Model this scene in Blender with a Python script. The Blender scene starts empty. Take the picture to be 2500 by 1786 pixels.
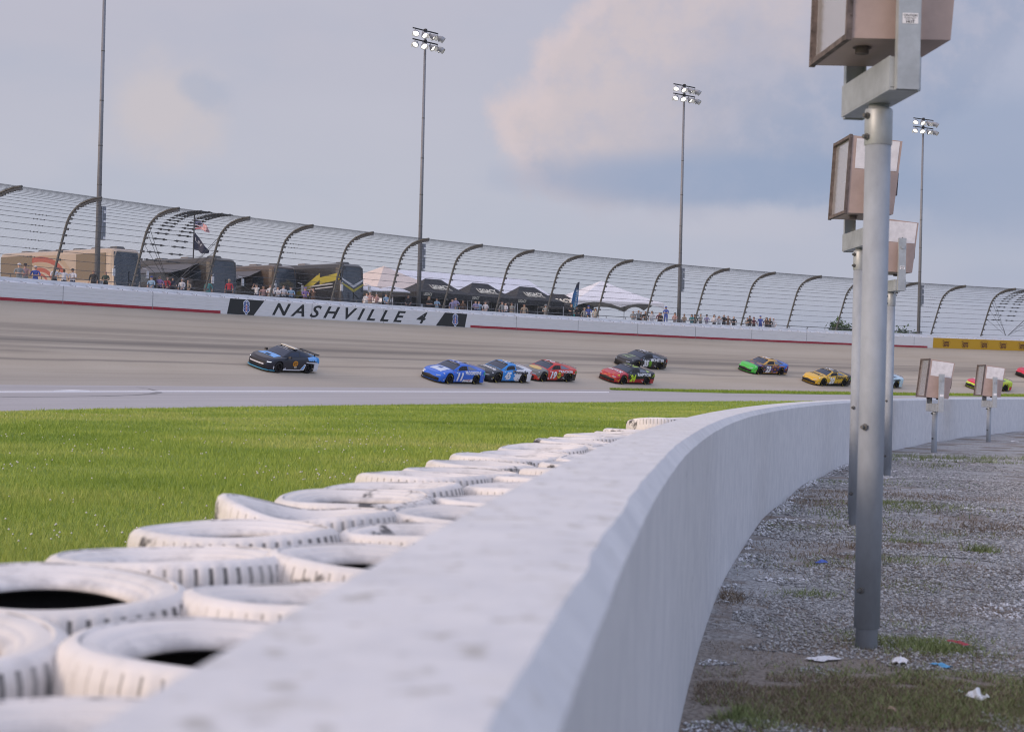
import bpy, bmesh, math, random
import numpy as np
from mathutils import Vector, Matrix
random.seed(7); rng = np.random.default_rng(11)
SC = bpy.context.scene; COL = SC.collection
PI = math.pi
# ------------------------------------------------------------------ camera
F = 4000.0; CH = 1.4                      # focal length in pixels of the 2500 px wide photograph, camera height
PITCH = math.atan(29 / F); ROLL = 0.025
fw = Vector((0, math.cos(PITCH), math.sin(PITCH)))
rt = Vector((math.cos(ROLL), 0, math.sin(ROLL)))
rt = (rt - fw * rt.dot(fw)).normalized()
up = rt.cross(fw)
cd = bpy.data.cameras.new('camera'); cam = bpy.data.objects.new('camera', cd); COL.objects.link(cam)
M = Matrix((rt, up, -fw)).transposed().to_4x4(); M.translation = Vector((0, 0, CH)); cam.matrix_world = M
cd.sensor_width = 36; cd.lens = F / 2500 * 36; cd.clip_start = 0.05; cd.clip_end = 4000
cd.dof.use_dof = True; cd.dof.focus_distance = 34; cd.dof.aperture_fstop = 5.2
SC.camera = cam
# ------------------------------------------------------------------ world
SUN_EL = math.radians(14); SUN_AZ = math.radians(238)      # azimuth clockwise from +Y
w = bpy.data.worlds.new('World'); SC.world = w; w.use_nodes = True
nt = w.node_tree; nt.nodes.clear()
def N(t, **k):
    n = nt.nodes.new(t)
    for a, b in k.items(): setattr(n, a, b)
    return n
def L(a, b): nt.links.new(a, b)
def setin(s, v):
    if hasattr(v, 'is_linked') or hasattr(v, 'links'): L(v, s)
    else: s.default_value = v
def mth(op, a, b=0.0, c=0.0, clamp=False):
    n = N('ShaderNodeMath', operation=op, use_clamp=clamp)
    setin(n.inputs[0], a); setin(n.inputs[1], b); setin(n.inputs[2], c); return n.outputs[0]
def ramp(x, a, b):
    n = N('ShaderNodeMapRange', interpolation_type='SMOOTHSTEP'); setin(n.inputs[0], x)
    n.inputs[1].default_value = a; n.inputs[2].default_value = b; return n.outputs[0]
def mixc(f, a, b):
    n = N('ShaderNodeMix', data_type='RGBA'); setin(n.inputs[0], f)
    for s, v in ((n.inputs[6], a), (n.inputs[7], b)):
        if isinstance(v, tuple): s.default_value = (*v, 1)
        else: L(v, s)
    return n.outputs[2]
tc = N('ShaderNodeTexCoord'); sp = N('ShaderNodeSeparateXYZ'); L(tc.outputs['Generated'], sp.inputs[0])
X_, Y_, Z_ = sp.outputs
az = mth('ARCTAN2', X_, Y_); el = mth('ARCSINE', Z_)
cb = N('ShaderNodeCombineXYZ'); L(az, cb.inputs[0]); L(el, cb.inputs[1])
def noise(scale, det=5, rough=.55, sx=1.0, sy=1.0, off=0.0, dist=0.0):
    mp = N('ShaderNodeMapping'); mp.inputs['Scale'].default_value = (sx, sy, 1); mp.inputs['Location'].default_value = (off, off * .7, 0)
    L(cb.outputs[0], mp.inputs[0])
    n = N('ShaderNodeTexNoise'); n.inputs['Scale'].default_value = scale; n.inputs['Detail'].default_value = det
    n.inputs['Roughness'].default_value = rough; n.inputs['Distortion'].default_value = dist
    L(mp.outputs[0], n.inputs['Vector']); return n.outputs[0]
def blob(ax, ey, ra, re, nz, amp, rot=0.0, sh=0.0):
    dy = mth('SUBTRACT', el, ey); dx = mth('SUBTRACT', mth('SUBTRACT', az, ax), mth('MULTIPLY', dy, sh))
    c, s = math.cos(rot), math.sin(rot)
    u = mth('DIVIDE', mth('ADD', mth('MULTIPLY', dx, c), mth('MULTIPLY', dy, s)), ra)
    v = mth('DIVIDE', mth('SUBTRACT', mth('MULTIPLY', dy, c), mth('MULTIPLY', dx, s)), re)
    r = mth('SQRT', mth('ADD', mth('MULTIPLY', u, u), mth('MULTIPLY', v, v)))
    return mth('ADD', r, mth('MULTIPLY', mth('SUBTRACT', nz, .5), amp))
n1 = noise(16, 8, .6, off=3.1); n2 = noise(7, 5, .5, sy=2.2, off=9.0); n3 = noise(40, 6, .6, off=5.0); n4 = noise(5, 3, .5, sy=3.0, off=1.7)
base = mixc(ramp(el, .0, .24), (.425, .45, .54), (.435, .425, .505))
base = mixc(mth('MULTIPLY', ramp(az, -.10, .34), .8), base, (.315, .35, .485))
base = mixc(mth('MULTIPLY', ramp(n4, .42, .66), .35), base, (.46, .455, .535))
base = mixc(mth('MULTIPLY', ramp(n2, .45, .7), .28), base, (.34, .385, .50))
# the large cumulus bank
m1 = mth('SUBTRACT', 1.0, ramp(blob(.150, .190, .150, .095, n1, .62, sh=.72), .86, 1.05))
shade = ramp(mth('ADD', az, mth('ADD', mth('MULTIPLY', mth('SUBTRACT', el, .17), -1.1), mth('MULTIPLY', mth('SUBTRACT', n1, .5), .22))), .035, .20)
cc = mixc(shade, (.53, .455, .475), (.30, .33, .45))
cc = mixc(mth('MULTIPLY', ramp(n3, .42, .66), .5), cc, (.42, .405, .49))
base = mixc(mth('MULTIPLY', m1, .88), base, cc)
# lit rim on its left side
rim = mth('MULTIPLY', mth('MULTIPLY', ramp(blob(.150, .190, .150, .095, n1, .62, sh=.72), .80, .93), m1), mth('SUBTRACT', 1.0, ramp(mth('SUBTRACT', az, mth('MULTIPLY', mth('SUBTRACT', el, .17), .72)), .02, .085)))
base = mixc(mth('MULTIPLY', rim, .5), base, (.64, .52, .52))
# its dark flat base, a paler band and a darker bank right
b1 = mth('SUBTRACT', 1.0, ramp(blob(.125, .122, .17, .022, n1, .9), .35, 1.05))
base = mixc(mth('MULTIPLY', b1, .75), base, (.245, .305, .455))
b2 = mth('SUBTRACT', 1.0, ramp(blob(.27, .135, .15, .055, n1, .8), .4, 1.1))
base = mixc(mth('MULTIPLY', b2, .5), base, (.22, .28, .43))
b3 = mth('SUBTRACT', 1.0, ramp(blob(.13, .098, .13, .014, n3, 1.2), .3, 1.0))
base = mixc(mth('MULTIPLY', b3, .55), base, (.43, .43, .52))
# small faint puff upper left
m2 = mth('SUBTRACT', 1.0, ramp(blob(-.212, .158, .040, .042, n1, 1.6, rot=-.5), .35, 1.1))
base = mixc(mth('MULTIPLY', m2, .95), base, (.50, .46, .495))
m3 = mth('SUBTRACT', 1.0, ramp(blob(-.190, .165, .022, .014, n3, 1.3, rot=-.6), .3, 1.1))
base = mixc(mth('MULTIPLY', m3, .65), base, (.36, .385, .49))
sky = N('ShaderNodeTexSky', sky_type='NISHITA'); sky.sun_disc = False; sky.sun_elevation = SUN_EL; sky.sun_rotation = SUN_AZ
sky.air_density = 1.2; sky.dust_density = 2.0
ssc = N('ShaderNodeVectorMath', operation='SCALE'); L(sky.outputs[0], ssc.inputs[0]); ssc.inputs['Scale'].default_value = 0.10
mixed = mixc(.10, base, ssc.outputs[0])
# evening sky boosted overhead and on the unseen sunset side as added fill light
bf = mth('ADD', mth('MULTIPLY', ramp(el, .28, .9), .75), mth('MULTIPLY', ramp(mth('MULTIPLY', Y_, -1.0), -.5, .7), .75))
gain = N('ShaderNodeVectorMath', operation='SCALE'); L(mixed, gain.inputs[0]); L(mth('ADD', 1.13, bf), gain.inputs['Scale'])
wm = N('ShaderNodeVectorMath', operation='MULTIPLY'); L(gain.outputs[0], wm.inputs[0])
L(mixc(mth('MULTIPLY', bf, .9, clamp=True), (1, 1, 1), mixc(ramp(X_, -.5, .5), (1.10, .975, .86), (.86, .93, 1.03))), wm.inputs[1])
bg = N('ShaderNodeBackground'); L(wm.outputs[0], bg.inputs[0]); bg.inputs[1].default_value = 1.0
wo = N('ShaderNodeOutputWorld'); L(bg.outputs[0], wo.inputs[0])
sd = bpy.data.lights.new('sun', 'SUN'); sd.energy = 1.5; sd.angle = math.radians(14); sd.color = (1.0, .78, .62)
sun = bpy.data.objects.new('sun', sd); COL.objects.link(sun)
sdir = Vector((math.sin(SUN_AZ) * math.cos(SUN_EL), math.cos(SUN_AZ) * math.cos(SUN_EL), math.sin(SUN_EL)))
sun.rotation_euler = sdir.to_track_quat('Z', 'Y').to_euler()
vs = SC.view_settings; vs.view_transform = 'Standard'; vs.look = 'None'; vs.gamma = 1; vs.exposure = 0.10
SC.cycles.filter_width = 1.05; SC.cycles.max_bounces = 6; SC.cycles.transparent_max_bounces = 24
# ------------------------------------------------------------------ image <-> world helpers (2500 px coordinates)
def ray(x, y): return fw + rt * ((x - 1250) / F) + up * ((893 - y) / F)
def proj(p):
    d = Vector(p) - Vector((0, 0, CH)); z = d.dot(fw); return 1250 + F * d.dot(rt) / z, 893 - F * d.dot(up) / z
# track circle
CX, CY, RW = 154.44, -11.12, 214.2
def pol(th, u, z=0.0):
    t = math.radians(th); return Vector((CX + (RW - u) * math.cos(t), CY + (RW - u) * math.sin(t), z))
def th_col(x, y, u):
    """angle on the circle of radius RW-u where the sight line of pixel (x, y) crosses it (far side)"""
    d = ray(x, y); dx, dy = d.x, d.y; n = math.hypot(dx, dy); dx /= n; dy /= n
    b = -(dx * CX + dy * CY); c = CX * CX + CY * CY - (RW - u) ** 2
    t = -b + math.sqrt(b * b - c); return math.degrees(math.atan2(dy * t - CY, dx * t - CX))
def at_h(p, ytab):
    """height that puts plan point p on the image curve ytab"""
    h = CH
    for _ in range(4):
        x, _y = proj((p.x, p.y, h)); yy = np.interp(x, [a for a, b in ytab], [b for a, b in ytab])
        d = ray(x, yy); h = CH + d.z / d.y * p.y
    return h
Y_WALL = [(0, 730.6), (540, 766.5), (690, 773), (1140, 800.5), (1490, 817.7), (1700, 824.8), (1930, 837), (2290, 850), (2500, 857)]
Y_BANK = [(0, 940), (600, 942), (1180, 948), (1500, 953), (1900, 955.5), (2320, 963), (2500, 966)]
Y_GRASS = [(0, 1001), (450, 996), (900, 990), (1400, 981), (1900, 978.5), (2500, 978)]
TH = np.arange(104, 176.01, 1.0)
WB = 17.0
def ug(th): return float(np.interp(th, [115, 128, 150], [25.5, 28, 33]))
def clampcol(f, lo, hi):
    return lambda th: f(min(max(th, lo), hi))
def smoothf(fn, lo, hi, deg=3):
    ts = np.linspace(lo, hi, 30); c = np.polyfit(ts - 135, [fn(t) for t in ts], deg)
    return lambda th: float(np.polyval(c, min(max(th, lo), hi) - 135))
hW = smoothf(lambda t: at_h(pol(t, 0), Y_WALL), 117.5, 150.5, 3)
hB = smoothf(lambda t: at_h(pol(t, WB), Y_BANK), 118, 154, 4)
hG = smoothf(lambda t: at_h(pol(t, ug(t)), Y_GRASS), 118, 159, 4)
WT = 1.46                                   # height of the outer wall above the track
def hTrack(th, u):
    if u <= WB: return hW(th) + (hB(th) - hW(th)) * u / WB
    return hB(th) + (hG(th) - hB(th)) * (u - WB) / (ug(th) - WB)
def hPlat(th): return hW(th) + WT - .80
# near wall: inner (gravel side) face
def xr(z): return .0955 * z + .003956 * z * z - .09
def wall_pt(z, off):
    """point off metres to the left of the gravel-side face, at wall station z"""
    s = .0955 + 2 * .003956 * z; n = math.hypot(1, s); return xr(z) - off / n, z + off * s / n
# ------------------------------------------------------------------ materials
def mat(name, col, rough=.7, metal=0.0, var=0.0, vscale=4.0, bump=0.0, bscale=30.0, emit=None, spec=.5, stretch=None, col2=None, trans=None, coat=0.0, detail=5):
    m = bpy.data.materials.new(name); m.use_nodes = True; t = m.node_tree; p = t.nodes['Principled BSDF']
    p.inputs['Base Color'].default_value = (*col, 1); p.inputs['Roughness'].default_value = rough; p.inputs['Metallic'].default_value = metal
    p.inputs['Specular IOR Level'].default_value = spec; p.inputs['Coat Weight'].default_value = coat; p.inputs['Coat Roughness'].default_value = .06
    if emit: p.inputs['Emission Color'].default_value = (*emit[0], 1); p.inputs['Emission Strength'].default_value = emit[1]
    tc_ = t.nodes.new('ShaderNodeTexCoord'); mp_ = t.nodes.new('ShaderNodeMapping'); t.links.new(tc_.outputs['Object'], mp_.inputs[0])
    if stretch: mp_.inputs['Scale'].default_value = stretch
    if var or col2:
        n = t.nodes.new('ShaderNodeTexNoise'); n.inputs['Scale'].default_value = vscale; n.inputs['Detail'].default_value = detail; n.inputs['Roughness'].default_value = .65
        t.links.new(mp_.outputs[0], n.inputs['Vector'])
        r = t.nodes.new('ShaderNodeValToRGB'); t.links.new(n.outputs[0], r.inputs[0])
        c2 = col2 or tuple(max(0, c * (1 - var)) for c in col); c1 = col if col2 else tuple(min(1, c * (1 + var)) for c in col)
        r.color_ramp.elements[0].position = .32; r.color_ramp.elements[1].position = .68
        r.color_ramp.elements[0].color = (*c2, 1); r.color_ramp.elements[1].color = (*c1, 1)
        t.links.new(r.outputs[0], p.inputs['Base Color'])
    if bump:
        n = t.nodes.new('ShaderNodeTexNoise'); n.inputs['Scale'].default_value = bscale; n.inputs['Detail'].default_value = 6
        t.links.new(mp_.outputs[0], n.inputs['Vector']); b = t.nodes.new('ShaderNodeBump'); b.inputs['Strength'].default_value = bump; b.inputs['Distance'].default_value = .02
        t.links.new(n.outputs[0], b.inputs['Height']); t.links.new(b.outputs[0], p.inputs['Normal'])
    return m
_mc = {}
def cm(col, rough=.6, metal=0.0, **k):
    key = (tuple(round(c, 3) for c in col), rough, metal, tuple(sorted(k.items())))
    if key not in _mc: _mc[key] = mat('paint', col, rough, metal, **k)
    return _mc[key]
WHITE = cm((.78, .78, .80), .6); BLACK = cm((.012, .012, .014), .5); DARK = cm((.035, .035, .04), .7)
GALV = mat('galvanised_steel', (.335, .37, .41), .7, .08, var=.14, vscale=7, bump=.03, bscale=140, stretch=(1, 1, .5), detail=8)
GALV2 = mat('galvanised_channel', (.42, .45, .47), .5, .4, var=.16, vscale=7, detail=8)
STEEL = mat('fence_steel', (.125, .125, .12), .6, .3, var=.15, vscale=3)
CABLE = mat('cable_steel', (.10, .105, .115), .6, .3)
TAN = mat('tan_enamel', (.42, .32, .285), .5, 0, var=.10, vscale=5, detail=7)
RUST = mat('rusted_steel', (.13, .105, .10), .8, .1, var=.45, vscale=14)
# ------------------------------------------------------------------ mesh builder
def link_mesh(name, me, parent=None, smooth=False):
    if smooth: me.polygons.foreach_set('use_smooth', [True] * len(me.polygons))
    o = bpy.data.objects.new(name, me); COL.objects.link(o)
    if parent: o.parent = parent
    return o
def tag(o, label=None, cat=None, group=None, kind=None):
    if label: o['label'] = label
    if cat: o['category'] = cat
    if group: o['group'] = group
    if kind: o['kind'] = kind
    return o
def empty(name, loc=(0, 0, 0), rz=0.0, label=None, cat=None, group=None, mat4=None):
    o = bpy.data.objects.new(name, None); COL.objects.link(o); o.empty_display_size = .2
    if mat4 is not None: o.matrix_world = mat4
    else: o.location = loc; o.rotation_euler = (0, 0, rz)
    return tag(o, label, cat, group)
class MB:
    def __init__(s): s.v = []; s.f = []; s.m = []
    def add(s, V, Fs, m=0):
        b = len(s.v); s.v += [tuple(p) for p in V]
        for f in Fs: s.f.append([b + i for i in f]); s.m.append(m)
        return s
    def box(s, c, d, R=None, m=0, taper=1.0):
        V = []
        for z in (-.5, .5):
            k = taper if z > 0 else 1
            for x, y in ((-.5, -.5), (.5, -.5), (.5, .5), (-.5, .5)):
                p = Vector((x * d[0] * k, y * d[1] * k, z * d[2]))
                if R is not None: p = R @ p
                V.append(p + Vector(c))
        return s.add(V, [(0, 3, 2, 1), (4, 5, 6, 7), (0, 1, 5, 4), (1, 2, 6, 5), (2, 3, 7, 6), (3, 0, 4, 7)], m)
    def tube(s, pts, r, n=8, m=0, caps=True):
        pts = [Vector(p) for p in pts]; k = len(pts); rr = r if isinstance(r, (list, tuple)) else [r] * k
        V = []; ref = None
        for i, p in enumerate(pts):
            t = (pts[min(i + 1, k - 1)] - pts[max(i - 1, 0)]).normalized()
            if ref is None: ref = Vector((0, 0, 1)) if abs(t.z) < .9 else Vector((1, 0, 0))
            a = (ref - t * ref.dot(t)).normalized(); ref = a; b = t.cross(a)
            for j in range(n):
                q = 2 * PI * j / n; V.append(p + (a * math.cos(q) + b * math.sin(q)) * rr[i])
        Fs = [(i * n + j, i * n + (j + 1) % n, (i + 1) * n + (j + 1) % n, (i + 1) * n + j) for i in range(k - 1) for j in range(n)]
        if caps: Fs += [tuple(range(n))[::-1], tuple((k - 1) * n + j for j in range(n))]
        return s.add(V, Fs, m)
    def grid(s, P, m=0, cu=False, cv=False):
        nu = len(P); nv = len(P[0]); V = [p for r in P for p in r]; Fs = []
        for i in range(nu if cu else nu - 1):
            for j in range(nv if cv else nv - 1):
                a = i * nv + j; b = i * nv + (j + 1) % nv; c = ((i + 1) % nu) * nv + (j + 1) % nv; d = ((i + 1) % nu) * nv + j
                Fs.append((a, b, c, d))
        if callable(m):
            b0 = len(s.v); s.v += [tuple(p) for p in V]
            for f in Fs:
                c = sum((Vector(V[i]) for i in f), Vector()) / 4; s.f.append([b0 + i for i in f]); s.m.append(m(c))
            return s
        return s.add(V, Fs, m)
    def lathe(s, prof, n=24, R=None, c=(0, 0, 0), m=0):
        P = []
        for j in range(n):
            q = 2 * PI * j / n; row = []
            for r, z in prof:
                p = Vector((r * math.cos(q), r * math.sin(q), z))
                if R is not None: p = R @ p
                row.append(p + Vector(c))
            P.append(row)
        return s.grid(P, m, cu=True)
    def build(s, name, mats, parent=None, smooth=False):
        me = bpy.data.meshes.new(name); me.from_pydata(s.v, [], s.f); me.validate(verbose=False)
        for x in (mats if isinstance(mats, (list, tuple)) else [mats]): me.materials.append(x)
        if len(me.polygons) == len(s.m): me.polygons.foreach_set('material_index', s.m)
        me.update(); return link_mesh(name, me, parent, smooth)
def text2d(body, size=1.0, shear=0.0, bold=0.0, spacing=1.0, align='CENTER'):
    """2-D outline faces of a word: returns verts (n,2) and faces"""
    c = bpy.data.curves.new('t', 'FONT'); c.body = body; c.size = size; c.shear = shear; c.offset = bold; c.space_character = spacing
    c.align_x = align; c.resolution_u = 3; c.fill_mode = 'FRONT'
    o = bpy.data.objects.new('t', c); COL.objects.link(o); dg = bpy.context.evaluated_depsgraph_get()
    me = bpy.data.meshes.new_from_object(o.evaluated_get(dg)); COL.objects.unlink(o); bpy.data.objects.remove(o); bpy.data.curves.remove(c)
    V = np.array([v.co[:2] for v in me.vertices]).reshape(-1, 2); Fs = [tuple(p.vertices) for p in me.polygons]; bpy.data.meshes.remove(me)
    if len(V):
        lo, hi = V.min(0), V.max(0); V = V - (lo + hi) / 2
    return V, Fs
def put_text(mb, body, w, h, fn, shear=0.0, bold=0.0, m=0, spacing=1.0, cuts=0):
    """maps a word scaled to w x h through fn(a, b) -> 3-D point"""
    V, Fs = text2d(body, 1.0, shear, bold, spacing); e = V.max(0) - V.min(0); V = V / e * np.array([w, h])
    if cuts:      # slice the faces so that they can follow a curved panel
        bm = bmesh.new(); vv = [bm.verts.new((a, b, 0)) for a, b in V]
        for f in Fs:
            try: bm.faces.new([vv[i] for i in f])
            except ValueError: pass
        bmesh.ops.triangulate(bm, faces=bm.faces[:])
        for ax, ln, n_ in (((0, 1, 0), h, cuts), ((1, 0, 0), w, max(2, int(w / .12)))):
            for k in range(1, n_):
                q = -ln / 2 + ln * k / n_; bmesh.ops.bisect_plane(bm, geom=bm.verts[:] + bm.edges[:] + bm.faces[:], plane_co=(q * ax[0], q * ax[1], 0), plane_no=ax)
        bm.verts.index_update(); V = [(v.co.x, v.co.y) for v in bm.verts]; Fs = [tuple(v.index for v in f.verts) for f in bm.faces]; bm.free()
    mb.add([fn(a, b) for a, b in V], Fs, m)
# ------------------------------------------------------------------ ground, track, apron
def ang_mesh(name, us, hf, mats, parent=None, ths=TH, uvscale=True):
    """sheet between offsets us(th) list with height hf(th,u)"""
    V = []; S = []
    for th in ths:
        ul = us(th) if callable(us) else us
        for u in ul: V.append(pol(th, u, hf(th, u))); S.append((math.radians(th) * RW, u))
    nv = len(us(ths[0]) if callable(us) else us); Fs = [(i * nv + j, i * nv + j + 1, (i + 1) * nv + j + 1, (i + 1) * nv + j) for i in range(len(ths) - 1) for j in range(nv - 1)]
    me = bpy.data.meshes.new(name); me.from_pydata(V, [], Fs); uv = me.uv_layers.new(name='UVMap')
    li = np.zeros(len(me.loops), int); me.loops.foreach_get('vertex_index', li); uv.data.foreach_set('uv', np.array(S)[li].ravel().astype('f'))
    for x in (mats if isinstance(mats, list) else [mats]): me.materials.append(x)
    me.update()
    return link_mesh(name, me, parent)
class MT:
    """small node helper for one material"""
    def __init__(s, name):
        s.m = bpy.data.materials.new(name); s.m.use_nodes = True; s.t = s.m.node_tree; s.p = s.t.nodes['Principled BSDF']
    def n(s, t, **k):
        n = s.t.nodes.new(t)
        for a, b in k.items(): setattr(n, a, b)
        return n
    def l(s, a, b): s.t.links.new(a, b)
    def val(s, sock, v):
        if hasattr(v, 'links'): s.l(v, sock)
        elif isinstance(v, tuple): sock.default_value = (*v, 1)
        else: sock.default_value = v
    def math(s, op, a, b=0.0, clamp=False):
        n = s.n('ShaderNodeMath', operation=op, use_clamp=clamp); s.val(n.inputs[0], a); s.val(n.inputs[1], b); return n.outputs[0]
    def mix(s, f, a, b):
        n = s.n('ShaderNodeMix', data_type='RGBA'); s.val(n.inputs[0], f); s.val(n.inputs[6], a); s.val(n.inputs[7], b); return n.outputs[2]
    def rng(s, x, a, b, c=0.0, d=1.0):
        n = s.n('ShaderNodeMapRange', interpolation_type='SMOOTHSTEP'); s.val(n.inputs[0], x)
        for i, v in enumerate((a, b, c, d)): n.inputs[i + 1].default_value = v
        return n.outputs[0]
    def coord(s, kind='Object', scale=(1, 1, 1)):
        c = s.n('ShaderNodeTexCoord'); m = s.n('ShaderNodeMapping'); m.inputs['Scale'].default_value = scale; s.l(c.outputs[kind], m.inputs[0]); return m.outputs[0]
    def noise(s, vec, scale, det=4, rough=.55, dist=0.0):
        n = s.n('ShaderNodeTexNoise'); s.l(vec, n.inputs['Vector']); n.inputs['Scale'].default_value = scale; n.inputs['Detail'].default_value = det
        n.inputs['Roughness'].default_value = rough; n.inputs['Distortion'].default_value = dist; return n.outputs[0]
    def bump(s, h, strength=.3, dist=.02):
        b = s.n('ShaderNodeBump'); b.inputs['Strength'].default_value = strength; b.inputs['Distance'].default_value = dist; s.l(h, b.inputs['Height']); s.l(b.outputs[0], s.p.inputs['Normal'])
def asphalt_mat(name, c1, c2, grooves):
    q = MT(name); uvc = q.coord('UV'); sx = q.n('ShaderNodeSeparateXYZ'); q.l(uvc, sx.inputs[0]); s_, u_ = sx.outputs[0], sx.outputs[1]
    st = q.noise(q.coord('UV', (.012, 1.0, 1)), 1.1, 6, .62); st2 = q.noise(q.coord('UV', (.02, 2.6, 1)), 1.3, 5, .6)
    pn = q.noise(q.coord('UV', (.05, .25, 1)), 1.2, 4)
    col = q.mix(q.rng(pn, .3, .7), c1, c2)
    col = q.mix(q.rng(st, .48, .70, 0, .36), col, tuple(c * .62 for c in c1))
    col = q.mix(q.rng(st2, .55, .78, 0, .28), col, tuple(c * 1.22 for c in c2))
    if grooves:
        for uc, wd, k in ((8.5, 3.4, .42), (5.6, 1.2, .22), (10.6, .7, .35), (12.4, .35, .35)):
            d = q.math('ABSOLUTE', q.math('SUBTRACT', q.math('ADD', u_, q.math('MULTIPLY', q.math('SUBTRACT', pn, .5), 1.8)), uc))
            g = q.rng(d, 0, wd, k, 0.0)
            g = q.math('MULTIPLY', g, q.rng(st, .38, .6, .35, 1.3))
            col = q.mix(g, col, (.085, .080, .078))
        tm = q.noise(q.coord('UV', (.018, 5.5, 1)), 1.0, 5, .65)     # single tyre marks
        col = q.mix(q.math('MULTIPLY', q.rng(tm, .61, .70, 0, .5), q.rng(u_, 2, 5)), col, (.07, .067, .065))
        col = q.mix(q.rng(u_, 13.5, 17, 0, .35), col, (.38, .345, .315))
    fine = q.noise(q.coord('UV'), 9.0, 6, .7); col = q.mix(q.rng(fine, .3, .7, 0, .12), col, (.12, .115, .11))
    q.l(col, q.p.inputs['Base Color']); q.p.inputs['Roughness'].default_value = .85; q.p.inputs['Specular IOR Level'].default_value = .3
    return q.m
TRACKM = asphalt_mat('track_asphalt', (.425, .365, .285), (.48, .42, .335), True)
APRONM = asphalt_mat('apron_asphalt', (.40, .385, .385), (.44, .425, .425), False)
full = list(np.arange(104, 176, .75)) + [176]
tag(ang_mesh('track', list(np.linspace(0, WB, 14)), hTrack, TRACKM, ths=full), kind='structure')
tag(ang_mesh('apron_road', lambda th: list(np.linspace(WB, ug(th), 8)), lambda th, u: hTrack(th, u), APRONM, ths=full), kind='structure')
# painted white line on the apron
def apron_pt(x, y, lift=.004):
    d = ray(x, y); lo, hi = 20.0, 260.0
    def f(t):
        p = d * t; px, py = p.x, p.y; r = math.hypot(px - CX, py - CY); th = math.degrees(math.atan2(py - CY, px - CX)); return CH + p.z - hTrack(th, max(0.0, RW - r)), th, RW - r
    for _ in range(50):
        mid = (lo + hi) / 2
        if f(mid)[0] > 0: lo = mid
        else: hi = mid
    _, th, u = f(hi); return th, u
lw = [(-60, 956.4), (100, 956.0), (385, 955.3), (800, 955.3), (1200, 956), (1487, 957)]
LN = cm((.75, .75, .76), .7)
def px_band(name, pts, m_, lift):
    """painted band on the apron between an upper and a lower picture row"""
    P = []
    for x, ya, yb in pts:
        a, b = apron_pt(x, ya), apron_pt(x, yb); P.append([pol(a[0], a[1], hTrack(*a) + lift), pol(b[0], b[1], hTrack(*b) + lift), pol(b[0], b[1] + .01, hTrack(*b) - .03)])
    q = MB(); q.grid(P); return tag(q.build(name, m_), kind='structure')
lx = list(np.linspace(-420, 1487, 80)); lyy = [np.interp(x, [-420, 0, 385, 800, 1200, 1487], [960, 956.2, 955.3, 955.3, 956, 957.2]) for x in lx]
px_band('painted_line', [(x, y - np.interp(x, [0, 1487], [1.15, .8]), y + np.interp(x, [0, 1487], [1.15, .8])) for x, y in zip(lx, lyy)], LN, .012)
px_band('painted_taper', [(x, 953.9 - 2.1 * (1 - abs((x - 175) / 45)) ** .7, 953.9) for x in np.linspace(131, 219, 12)], LN, .013)
# curved black skid mark on the apron
mb = MB(); pts = [(0, 968.5), (150, 968), (260, 966.5), (330, 964), (372, 961), (388, 957.5), (380, 953), (362, 948.5), (335, 945)]
pp = [apron_pt(*p) for p in pts]; P = []
for i, (th, u) in enumerate(pp):
    wd = .22 if 3 < i < 7 else .10
    P.append([pol(th, u - wd, hTrack(th, u - wd) + .006), pol(th, u + wd, hTrack(th, u + wd) + .006)])
mb.grid(P); tag(mb.build('skid_mark', cm((.21, .205, .205), .8)), kind='structure')
# infield ground disc
GRASSB = MT('grass_ground'); _v = GRASSB.coord('Object'); _n = GRASSB.noise(_v, .25, 5); _m = GRASSB.noise(_v, 3.0, 6, .7)
_c = GRASSB.mix(GRASSB.rng(_n, .35, .65), (.20, .285, .045), (.27, .345, .07)); _c = GRASSB.mix(GRASSB.rng(_m, .4, .75, 0, .6), _c, (.12, .17, .03))
GRASSB.l(_c, GRASSB.p.inputs['Base Color']); GRASSB.p.inputs['Roughness'].default_value = .9; GRASSB.bump(GRASSB.noise(_v, 14, 6, .7), .8, .05)
def hInf(th, u):
    e = u - ug(th); return hG(th) * max(0.0, 1 - e / 22.0) ** 1.5 if e > 0 else hG(th)
def infield_us(th):
    g = ug(th); return [g, g + 1, g + 3, g + 6, g + 10, g + 15, g + 22, g + 40, g + 80, 150, RW - .01]
ths360 = list(range(-184, 104, 12)) + list(np.arange(104, 176.1, 2))
tag(ang_mesh('ground', infield_us, lambda th, u: hInf(th, u), GRASSB.m, ths=ths360), kind='structure')
PLATM = mat('plateau_grass', (.17, .17, .14), .9, var=.3, vscale=.2)
tag(ang_mesh('outer_ground', [-.9, -6, -20, -60, -300, -1600], lambda th, u: hPlat(th), PLATM, ths=ths360), kind='structure')
# grass strip between apron and banking
gs0 = th_col(1487, 955, WB); gt = np.linspace(112, gs0, 40)
def gw(th): return 0.15 + 2.9 * min(1.0, max(0.0, (gs0 - th) / 3.2)) ** .8
tag(ang_mesh('grass_strip', lambda th: [WB + .05, WB + .05 + gw(th) * .5, WB + .05 + gw(th), WB + .10 + gw(th)], lambda th, u: hTrack(th, u) + (.05 if u <= WB + .051 + gw(th) else -.06), GRASSB.m, ths=gt), kind='structure')
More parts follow.
